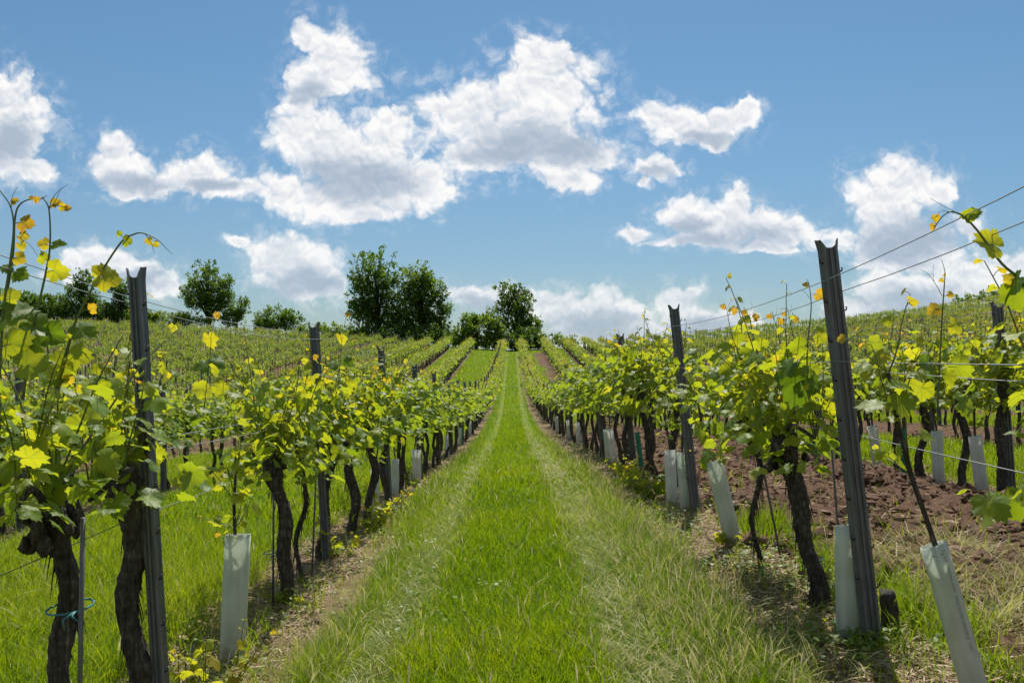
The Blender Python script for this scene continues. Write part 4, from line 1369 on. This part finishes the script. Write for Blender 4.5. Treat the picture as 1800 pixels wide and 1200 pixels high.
# ------------------------------------------------------------------ grass
rg = np.random.default_rng(4242)
def blades(n, d0, d1, xmax, wmul, hmul=1.0, flat=False):
    d = np.exp(rg.uniform(np.log(d0), np.log(d1), n))
    hw = np.minimum(0.57 * d + 0.8, xmax + 1)
    x = rg.uniform(-1, 1, n) * hw
    near, off, till, inv = zones(x, d)
    keepp = np.ones(n)
    nz = fbm(x * 1.7, d * 1.1, 5)
    path = np.abs(off) < 1.75
    strip = sstep(0.55, 0.22, near + 0.3 * (nz - 0.5))
    r1 = x - rowx(ROWS_R[0], d)
    l1 = np.abs(x - rowx(ROWS_L[0], d) - 0.1)
    strip = np.maximum(strip, sstep(0.75, 0.40, l1 + 0.4 * (nz - 0.5)) * sstep(14, 9, d))
    strip = np.maximum(strip, sstep(-0.75, -0.42, r1 + 0.3 * (nz - 0.5)) * sstep(0.4, 0.2, r1))
    keepp *= 1 - 0.90 * strip
    keepp *= 1 - 0.985 * till
    keepp *= inv
    patch = fbm(x * 1.1, d * 1.1, 33)
    keepp *= 0.55 + 0.6 * patch
    ii = rg.random(n) < keepp
    x, d, off, near, till, patch, strip = x[ii], d[ii], off[ii], near[ii], till[ii], patch[ii], strip[ii]
    n = len(x)
    path = np.abs(off) < 1.35
    offw = off + 0.16 * (fbm(d * 0.35, d * 0 + 3.3, 91) - 0.5) + 0.10 * (fbm(d * 1.9, x * 0.6, 92) - 0.5)
    track = np.maximum(np.exp(-((offw + 0.70) / 0.16) ** 2), np.exp(-((offw - 0.70) / 0.20) ** 2))
    feather = np.maximum(sstep(0.35, 0.75, offw) * sstep(1.75, 1.25, offw), 0.55 * sstep(-0.35, -0.75, offw) * sstep(-1.55, -1.1, offw))
    verge = path & (np.abs(off) > 0.95)
    h = np.where(verge, rg.uniform(0.10, 0.25, n), np.where(path, rg.uniform(0.08, 0.20, n), rg.uniform(0.08, 0.26, n)))
    h *= (0.7 + 0.6 * patch) * hmul * (1 - 0.35 * strip)
    tint = np.where(verge, rg.normal(0.26, 0.12, n), np.where(path, rg.normal(0.37, 0.10, n), rg.normal(0.42, 0.14, n)))
    tint += (patch - 0.5) * 0.35 + (fbm(x * 0.5, d * 0.4, 44) - 0.5) * 0.3
    h = h * np.where(feather > 0.3, 1 + 0.15 * feather, 1.0)
    dry = rg.random(n) < (0.14 * track + np.where(path, 0.03, 0.11) + 0.5 * strip)
    tint = np.where(dry, rg.uniform(0.60, 0.86, n), np.clip(tint, 0, 0.66))
    wd = rg.uniform(0.0022, 0.0042, n) * wmul
    wd = np.where(feather > 0.3, wd * 0.62, wd)
    bend = rg.uniform(0.1, 0.75, n) + np.where(dry | (track > 0.5), rg.uniform(0.2, 0.9, n), 0)
    az = rg.uniform(0, 2 * PI, n)
    hx, hy = np.cos(az), np.sin(az)
    # blade width turns mostly across the line of sight at random
    wa = rg.uniform(0, 2 * PI, n)
    wx, wy = np.cos(wa), np.sin(wa)
    z = ground(x, d) + (fbm(x * 0.9, d * 0.9, 3) - 0.5) * 0.09 - 0.015
    seed = (rg.random(n) < (0.06 * track + 0.30 * feather + 0.016) * (0.5 if path.any() else 0.1)) & (d < 40)
    h = np.where(track > 0.45, h * 0.8, h)
    h = np.where(seed, np.maximum(h * 1.15, 0.13) + 0.05 * rg.random(n), h)
    wd = np.where(dry & ~seed, wd * 0.7, wd); wd = np.where(seed, wd * 0.75, wd)
    tint = np.where(seed, rg.uniform(0.74, 1.0, n), tint)
    if flat:
        ts, ws = [0.0, 1.0], [1.0, 0.0]
    else:
        ts, ws = [0.0, 0.4, 0.75, 1.0], [1.0, 0.85, 0.6, 0.0]
    rows_ = []
    for t, wt in zip(ts, ws):
        cx = x + hx * bend * h * t * t
        cy = d + hy * bend * h * t * t
        cz = z + h * (t - 0.33 * np.minimum(bend, 1.2) * t * t)
        wv = wd * wt
        if not flat and wt == 0.6:
            wv = np.where(seed, wd * 1.9, wv)
        if not flat and wt == 0.85:
            wv = np.where(seed, wd * 0.5, wv)
        if wt > 0:
            rows_.append(np.stack([cx - wx * wv, cy - wy * wv, cz], -1))
            rows_.append(np.stack([cx + wx * wv, cy + wy * wv, cz], -1))
        else:
            rows_.append(np.stack([cx, cy, cz], -1))
    V = np.stack(rows_, 1)
    k = V.shape[1]
    o = (np.arange(n) * k)[:, None]
    if flat:
        F = [o + np.array([[0, 1, 2]])]
    else:
        F = [np.concatenate([o + np.array([[0, 1, 3, 2]]), o + np.array([[2, 3, 5, 4]])]), o + np.array([[4, 5, 6]])]
    return V.reshape(-1, 3), F, np.repeat(tint, k)
def grass_object(name, label, batches):
    g = Geo()
    for b in batches:
        V, F, t = blades(*b)
        g.add(V, F, t)
    o = link(name, g.mesh(name, M_GRASS))
    tag(o, label, 'grass', None, 'stuff')
grass_object('grass', 'green grass with blond seed heads on the path and between the rows',
             [(430000, 4.3, 12, 9, 1.0), (260000, 12, 28, 12, 2.0), (170000, 28, 70, 14, 4.0, 1.1, True), (110000, 70, 150, 16, 9.0, 1.2, True)])

# ------------------------------------------------------------------ tilled clods, straw, weeds
def clods():
    g = Geo()
    rng = np.random.default_rng(8)
    n = 26000
    d = np.exp(rng.uniform(np.log(5), np.log(45), n))
    x = rng.uniform(1.8, 5.2, n)
    _, _, till, inv = zones(x, d)
    ii = rng.random(n) < till * 0.95 + 0.02
    x, d = x[ii], d[ii]; n = len(x)
    base = np.array([[0, 0, 1], [0.9, 0, 0.35], [0.28, 0.86, 0.35], [-0.73, 0.53, 0.35], [-0.73, -0.53, 0.35], [0.28, -0.86, 0.35],
                     [0.73, 0.53, -0.4], [-0.28, 0.86, -0.4], [-0.9, 0, -0.4], [-0.28, -0.86, -0.4], [0.73, -0.53, -0.4], [0, 0, -1]])
    f = np.array([[0, 1, 2], [0, 2, 3], [0, 3, 4], [0, 4, 5], [0, 5, 1], [1, 6, 2], [2, 7, 3], [3, 8, 4], [4, 9, 5], [5, 10, 1],
                  [6, 7, 2], [7, 8, 3], [8, 9, 4], [9, 10, 5], [10, 6, 1], [11, 7, 6], [11, 8, 7], [11, 9, 8], [11, 10, 9], [11, 6, 10]])
    s = np.exp(rng.normal(-4.2, 0.68, n)); s = np.minimum(s, 0.07)
    z = ground(x, d) + (fbm(x * 0.9, d * 0.9, 3) - 0.5) * 0.09 + (fbm(x * 2.4, d * 2.4, 21, 4) - 0.42) * 0.24 + 0.02 + soil_ridge(x, d)
    V = base[None] * (1 + 0.28 * rng.standard_normal((n, 12, 3))) * s[:, None, None] * np.stack([rng.uniform(0.7, 1.5, n), rng.uniform(0.7, 1.5, n), rng.uniform(0.5, 1.0, n)], -1)[:, None]
    V = V + np.stack([x, d, z], -1)[:, None]
    F = (f[None] + (np.arange(n) * 12)[:, None, None]).reshape(-1, 3)
    g.add(V.reshape(-1, 3), F, np.repeat(rng.random(n), 12))
    o = link('tilled_soil_clods', g.mesh('tilled_soil_clods', M_CLOD, smooth=False))
    tag(o, 'crumbly reddish brown clods of freshly tilled soil right of the path', 'soil', None, 'stuff')
clods()

def straw():
    g = Geo()
    rng = np.random.default_rng(9)
    n = 70000
    d = np.exp(rng.uniform(np.log(4.3), np.log(35), n))
    x = rng.uniform(-1, 1, n) * np.minimum(0.55 * d, 9)
    near, off, till, inv = zones(x, d)
    r1 = x - rowx(ROWS_R[0], d)
    pr = np.maximum(sstep(0.6, 0.2, near), sstep(-0.8, -0.4, r1) * sstep(0.4, 0.2, r1))
    pr = np.maximum(pr * (1 - 0.7 * till), 0.08 * till)
    ii = rng.random(n) < pr
    x, d, till = x[ii], d[ii], till[ii]; n = len(x)
    z = ground(x, d) + (fbm(x * 0.9, d * 0.9, 3) - 0.5) * 0.09 + till * ((fbm(x * 2.4, d * 2.4, 21, 4) - 0.42) * 0.26 + 0.02) + rng.uniform(0.0, 0.035, n)
    L = rng.uniform(0.02, 0.09, n); a = rng.uniform(0, 2 * PI, n); tl = rng.normal(0, 0.25, n); wd = rng.uniform(0.001, 0.0025, n) * (1 + d / 14)
    dx, dy, dz = np.cos(a) * L, np.sin(a) * L, tl * L
    px_, py_ = -np.sin(a) * wd, np.cos(a) * wd
    c = np.stack([x, d, z], -1); e = np.stack([dx, dy, dz], -1); q = np.stack([px_, py_, np.zeros(n)], -1)
    V = np.stack([c - e - q, c - e + q, c + e + q, c + e - q], 1)
    V[:, 0, 2] += 0.004; V[:, 2, 2] += 0.004
    F = np.arange(n * 4).reshape(-1, 4)
    g.add(V.reshape(-1, 3), F, np.repeat(rng.random(n), 4))
    o = link('dry_grass_litter', g.mesh('dry_grass_litter', M_STRAW))
    tag(o, 'brown dry straw and twigs littering the strips under the vines', 'straw', None, 'stuff')
straw()

def weeds():
    g, lv = Geo(), Leaves()
    rng = np.random.default_rng(10)
    n = 5200
    d = np.exp(rng.uniform(np.log(4.4), np.log(26), n))
    side = rng.random(n)
    for i in range(n):
        if side[i] < 0.52:
            x = float(rowx(ROWS_R[0], d[i])) + rng.normal(-0.12, 0.28)
        elif side[i] < 0.66:
            x = float(rowx(ROWS_L[0], d[i])) + rng.normal(0.05, 0.25)
        elif side[i] < 0.76:
            x = float(rowx(ROWS_R[1], d[i])) + rng.normal(-0.2, 0.3)
        else:
            x = float(rowx(ROWS_L[0], d[i])) - rng.uniform(0.5, 3.2)
        if i % 4 == 0:
            x = rng.uniform(-1.3, 1.2)
        if vnoise(np.array([x * 2.1]), np.array([d[i] * 1.4]), 71)[0] < 0.45:
            continue
        z = g1(x, d[i]) + 0.01
        for q in range(rng.integers(3, 8)):
            a = rng.uniform(0, 2 * PI)
            o_ = np.array([math.cos(a), math.sin(a), 0])
            lv.add(np.array([x, d[i], z]) + o_ * rng.uniform(0.0, 0.05) + [0, 0, rng.uniform(0.0, 0.09)], o_ + [0, 0, rng.uniform(-0.2, 0.7)],
                   np.array([0, 0, 1.0]) + rng.normal(0, 0.3, 3), rng.uniform(0.016, 0.042), np.clip(rng.normal(0.45, 0.2), 0, 1))
    lv.into(g, 0, rng)
    o = link('ground_weeds', g.mesh('ground_weeds', [M_WEED, M_SHOOT]))
    tag(o, 'low yellow green weeds creeping along the feet of the vines', 'weeds', None, 'stuff')
weeds()

def tufts():
    """tall tufts along the right hand soil edge and blond hay at the right margin"""
    g = Geo()
    rng = np.random.default_rng(12)
    spots = []
    for k in range(60):
        d = rng.uniform(4.8, 9)
        spots.append((float(rowx(ROWS_R[0], d)) + rng.uniform(0.05, 0.5), d, 25, 0.30, 0.30, 0.5))
    for k in range(90):
        d = rng.uniform(4.9, 7.2)
        spots.append((2.35 + rng.uniform(-0.15, 0.9), d, 26, 0.30, 0.85, 1.3))
    for k in range(170):
        d = np.exp(rng.uniform(np.log(4.7), np.log(13)))
        spots.append((float(rowx(ROWS_R[0], d)) - rng.uniform(0.35, 1.05), d, 13, 0.27, rng.choice([0.25, 0.9], p=[0.55, 0.45]), 0.7))
    for k in range(40):
        d = rng.uniform(4.6, 7.5)
        spots.append((-1.75 + rng.uniform(-1.8, 0.3), d, 18, 0.3, 0.4, 0.8))
    for (x0, d0, n, H, t0, bd) in spots:
        x = x0 + rng.normal(0, 0.05, n); d = d0 + rng.normal(0, 0.05, n)
        z = ground(x, d) - 0.01
        h = H * rng.uniform(0.5, 1.2, n); a = rng.uniform(0, 2 * PI, n); b = bd * rng.uniform(0.3, 1.2, n)
        wa = rng.uniform(0, 2 * PI, n); wd = rng.uniform(0.002, 0.004, n)
        rows_ = []
        for t, wt in ((0, 1), (0.4, 0.9), (0.75, 0.6), (1, 0)):
            c = np.stack([x + np.cos(a) * b * h * t * t, d + np.sin(a) * b * h * t * t, z + h * (t - 0.35 * np.minimum(b, 1.3) * t * t)], -1)
            o_ = np.stack([np.cos(wa) * wd * wt, np.sin(wa) * wd * wt, np.zeros(n)], -1)
            rows_ += [c - o_, c + o_] if wt > 0 else [c]
        V = np.stack(rows_, 1); o = (np.arange(n) * 7)[:, None]
        F = [np.concatenate([o + np.array([[0, 1, 3, 2]]), o + np.array([[2, 3, 5, 4]])]), o + np.array([[4, 5, 6]])]
        g.add(V.reshape(-1, 3), F, np.repeat(np.clip(rng.normal(t0, 0.12, n), 0, 1), 7))
    # foxtail ears above the right hand track
    for (px, py, d, ang, L) in ((1172, 1057, 5.6, 0.2, 0.10), (1215, 1085, 5.5, 2.1, 0.11), (1232, 1095, 5.45, 1.8, 0.10), (1205, 1130, 5.3, 1.9, 0.10), (1225, 1140, 5.25, 0.9, 0.08), (1410, 1030, 6.2, 1.6, 0.08), (1180, 1000, 6.6, 1.7, 0.08)):
        c = at(px, py, d); ax = np.array([math.cos(ang), 0.1, math.sin(ang)])
        gz_ = g1(c[0], d)
        V, F = tube(spline(np.array([[c[0] + 0.05, d, gz_], [c[0] + 0.03, d, (gz_ + c[2]) / 2], c - ax * L / 2]), 8), 0.0012, 4)
        g.add(V, F, 0.7)
        m_ = 260
        t = rng.uniform(-0.5, 0.5, m_)
        p0 = c + ax * (t * L)[:, None]
        dr_ = rng.normal(0, 1, (m_, 3)); dr_ -= ax * (dr_ @ ax)[:, None]; dr_ /= np.linalg.norm(dr_, axis=1)[:, None]
        dr_ = dr_ * 0.013 * np.sqrt(1 - (2 * t) ** 2 * 0.8)[:, None] + ax * 0.018
        q = np.cross(dr_, ax + 0.01); q /= np.linalg.norm(q, axis=1)[:, None]
        V = np.stack([p0 - q * 0.0008, p0 + q * 0.0008, p0 + dr_], 1)
        g.add(V.reshape(-1, 3), np.arange(m_ * 3).reshape(-1, 3), 0.95)
    o = link('tall_grass', g.mesh('tall_grass', M_GRASS))
    tag(o, 'taller grass tufts, hay and foxtail ears at the feet of the vines', 'grass', None, 'stuff')
tufts()

# ------------------------------------------------------------------ trees and shrubs on the crest
def make_tree(name, cat, label, D, lobes, base_py, dens=1.0, leaf=0.34, up=0.5, tint=0.4, trunk=True, seed=0, group=None, tint_sd=0.2):
    """lobes: photo ellipses (cx, cy, rx, ry) turned into ellipsoids D metres away"""
    rng = np.random.default_rng(500 + seed)
    m_per = D / FPX
    cx0 = sum(l[0] * l[2] for l in lobes) / sum(l[2] for l in lobes)
    bx = (cx0 - 900) * m_per
    bz = g1(bx, D)
    root = empty(name, (bx, D, bz))
    tag(root, label, cat, group)
    g = Geo()
    clump_pts = []
    P, A, Nn, S, T = [], [], [], [], []
    for (cx, cy, rx, ry) in lobes:
        c = at(cx, cy, D) - [bx, D, bz]
        R = np.array([rx * m_per, 0.85 * rx * m_per, ry * m_per])
        ncl = int(max(12, dens * 11.0 * R[0] * R[2]))
        nb = max(6, int(9 * math.sqrt(max(R[0] * R[2], 1.0)) / 1.6))
        bv = rng.normal(0, 1, (nb, 3)); bv /= np.linalg.norm(bv, axis=1)[:, None]
        br = rng.uniform(0.35, 0.9, nb)
        for q in range(ncl):
            if q % 3:
                jb = rng.integers(0, nb)
                v = bv[jb] * br[jb] + rng.normal(0, 0.20, 3)
                rad = np.linalg.norm(v); v = v / rad
                rad = min(rad, 1.04)
            else:
                v = rng.normal(0, 1, 3); v /= np.linalg.norm(v)
                rad = rng.uniform(0.15, 1.0) ** 0.45
            pc = c + v * R * rad
            if pc[2] < 0.25:
                continue
            clump_pts.append(pc)
            out = v * np.array([1, 1, 0.7]) + np.array([0, 0, up]); out /= np.linalg.norm(out)
            k = rng.integers(13, 22)
            L = rng.uniform(0.5, 1.05) * (leaf / 0.34)
            t = rng.uniform(-0.45, 0.6, k)
            pos = pc + out * (t * L)[:, None] + rng.normal(0, 0.20 * leaf / 0.34, (k, 3)) * (1.15 - t)[:, None]
            ax = out + rng.normal(0, 0.5, (k, 3))
            nn = np.array([0, 0, 1.0]) + rng.normal(0, 0.55, (k, 3))
            ct = np.clip(rng.normal(tint, tint_sd), 0, 1)
            P.append(pos); A.append(ax); Nn.append(nn); S.append(1.12 * leaf * rng.uniform(0.7, 1.25, k)); T.append(np.clip(ct + rng.normal(0, 0.12, k), 0, 1))
    P, A, Nn, S, T = map(np.concatenate, (P, A, Nn, S, T))
    pv = np.array([[0, -0.5, 0], [0.34, -0.05, 0.08], [0, 0.55, -0.05], [-0.34, -0.05, 0.08]])
    V, F = inst(pv, np.array([[0, 1, 2], [0, 2, 3]]), frames(A, Nn) * S[:, None, None], P)
    g.add(V, F, np.repeat(T, 4))
    link('crown', g.mesh(name + '_crown', M_TREE, smooth=False), root)
    tg = Geo()
    top = max(p_[2] for p_ in clump_pts)
    r0 = 0.028 * top + 0.05
    h = top * 0.72
    z = np.linspace(-0.3, h, 9)
    pts = np.stack([0.06 * top * 0.15 * np.sin(z * 0.8), 0 * z, z], -1)
    V, F = tube(pts, np.linspace(r0 * 1.25, r0 * 0.2, 9), 8); tg.add(V, F)
    cl = np.array(clump_pts)
    for q in rng.choice(len(cl), min(len(cl), 34 if trunk else 14), replace=False):
        e = cl[q]
        zs = np.clip(e[2] * rng.uniform(0.25, 0.65), 0.2, h)
        s_ = np.array([0, 0, zs])
        mid = (s_ + e) / 2 + [0, 0, 0.08 * top]
        V, F = tube(spline(np.array([s_, mid, e]), 6), np.linspace(r0 * 0.42, 0.02, 6), 5, False)
        tg.add(V, F)
    link('trunk', tg.mesh(name + '_trunk', M_TRUNK), root)
    return root

make_tree('deciduous_tree', 'tree', 'tallest dark green tree with feathery upswept edges on the crest', 166,
          [(660, 484, 46, 55), (634, 525, 26, 44), (690, 520, 34, 50), (645, 560, 40, 36), (680, 570, 46, 28)], 600, 0.95, 0.36, 0.9, 0.30, seed=1)
make_tree('deciduous_tree', 'tree', 'broad dark tree joined to the right side of the tallest tree', 165,
          [(728, 490, 36, 38), (748, 520, 36, 42), (722, 545, 44, 40), (772, 560, 24, 34), (745, 575, 44, 26)], 600, 0.95, 0.40, 0.35, 0.55, seed=2)
make_tree('deciduous_tree', 'tree', 'smaller open crowned tree standing alone at the head of the path', 163,
          [(892, 518, 22, 24), (918, 528, 24, 30), (902, 550, 42, 30), (905, 580, 44, 26), (935, 575, 20, 18)], 612, 1.0, 0.36, 0.6, 0.40, seed=3)
make_tree('shrub', 'shrub', 'rounded mid green shrub left of the head of the path', 156,
          [(842, 576, 38, 28), (826, 566, 16, 16), (862, 572, 20, 20), (818, 592, 24, 24), (868, 594, 22, 22), (842, 606, 46, 16), (805, 604, 26, 16)], 612, 1.5, 0.34, 0.5, 0.72, False, seed=4)
make_tree('shrub', 'shrub', 'dark low shrub under the open crowned tree at the path head', 157,
          [(930, 596, 32, 20), (903, 600, 34, 18), (918, 608, 46, 13), (958, 600, 16, 16)], 615, 1.6, 0.32, 0.4, 0.15, False, seed=5)
make_tree('shrub', 'shrub', 'light green bush to the right of the path head', 157,
          [(985, 600, 22, 12), (1005, 602, 18, 10), (990, 608, 30, 9)], 615, 1.5, 0.3, 0.5, 0.9, False, seed=6)
make_tree('shrub', 'shrub', 'dark undergrowth shrub at the feet of the two big trees', 160,
          [(650, 590, 50, 18), (720, 592, 60, 20), (780, 596, 34, 22), (700, 606, 90, 12), (780, 608, 40, 12)], 612, 1.5, 0.34, 0.4, 0.12, False, seed=7)
make_tree('deciduous_tree', 'tree', 'round crowned tree standing alone on the left crest', 178,
          [(365, 495, 38, 34), (346, 522, 32, 26), (388, 518, 30, 32), (366, 532, 46, 20)], 562, 1.1, 0.36, 0.6, 0.42, seed=8)
make_tree('shrub', 'shrub', 'dark upright shrub just right of the round crowned tree', 176,
          [(424, 545, 19, 22), (408, 560, 22, 18)], 578, 1.5, 0.34, 0.5, 0.35, False, seed=9)
make_tree('shrub', 'shrub', 'wide dark green shrub on the crest left of the second left post', 174,
          [(485, 562, 36, 24), (512, 568, 28, 18), (462, 572, 20, 16)], 588, 1.5, 0.34, 0.7, 0.38, False, seed=10)
make_tree('deciduous_tree', 'tree', 'dark tree with a bushy top left of the near grey post', 172,
          [(150, 500, 20, 28), (130, 535, 44, 32), (165, 545, 36, 26)], 575, 1.3, 0.36, 0.5, 0.28, seed=11)
make_tree('deciduous_tree', 'tree', 'dark narrow tree directly behind the near grey post', 173,
          [(215, 515, 20, 32), (212, 548, 28, 24)], 575, 1.4, 0.36, 0.6, 0.25, seed=12)
make_tree('shrub', 'shrub', 'dark shrubbery on the crest at the left edge of the photo', 172,
          [(20, 540, 50, 28), (75, 545, 42, 28), (110, 560, 50, 18), (175, 560, 40, 22), (240, 564, 36, 18)], 575, 2.2, 0.36, 0.5, 0.3, False, seed=13)
make_tree('shrub', 'shrub', 'light green bushes on the crest below the round crowned tree', 174,
          [(300, 562, 38, 15), (345, 563, 40, 12), (270, 560, 24, 18)], 578, 1.5, 0.34, 0.4, 0.85, False, seed=14)
make_tree('shrub', 'shrub', 'low green hedge on the crest between the wide shrub and the big trees', 170,
          [(560, 583, 36, 16), (600, 585, 28, 17), (530, 586, 26, 11), (628, 590, 24, 14)], 595, 1.5, 0.34, 0.5, 0.62, False, seed=15)
make_tree('shrub', 'shrub', 'bushy hedge top on the right hand crest at the right edge', 160,
          [(1745, 520, 34, 10), (1785, 512, 30, 12), (1700, 526, 24, 7)], 530, 1.4, 0.34, 0.5, 0.5, False, seed=16)
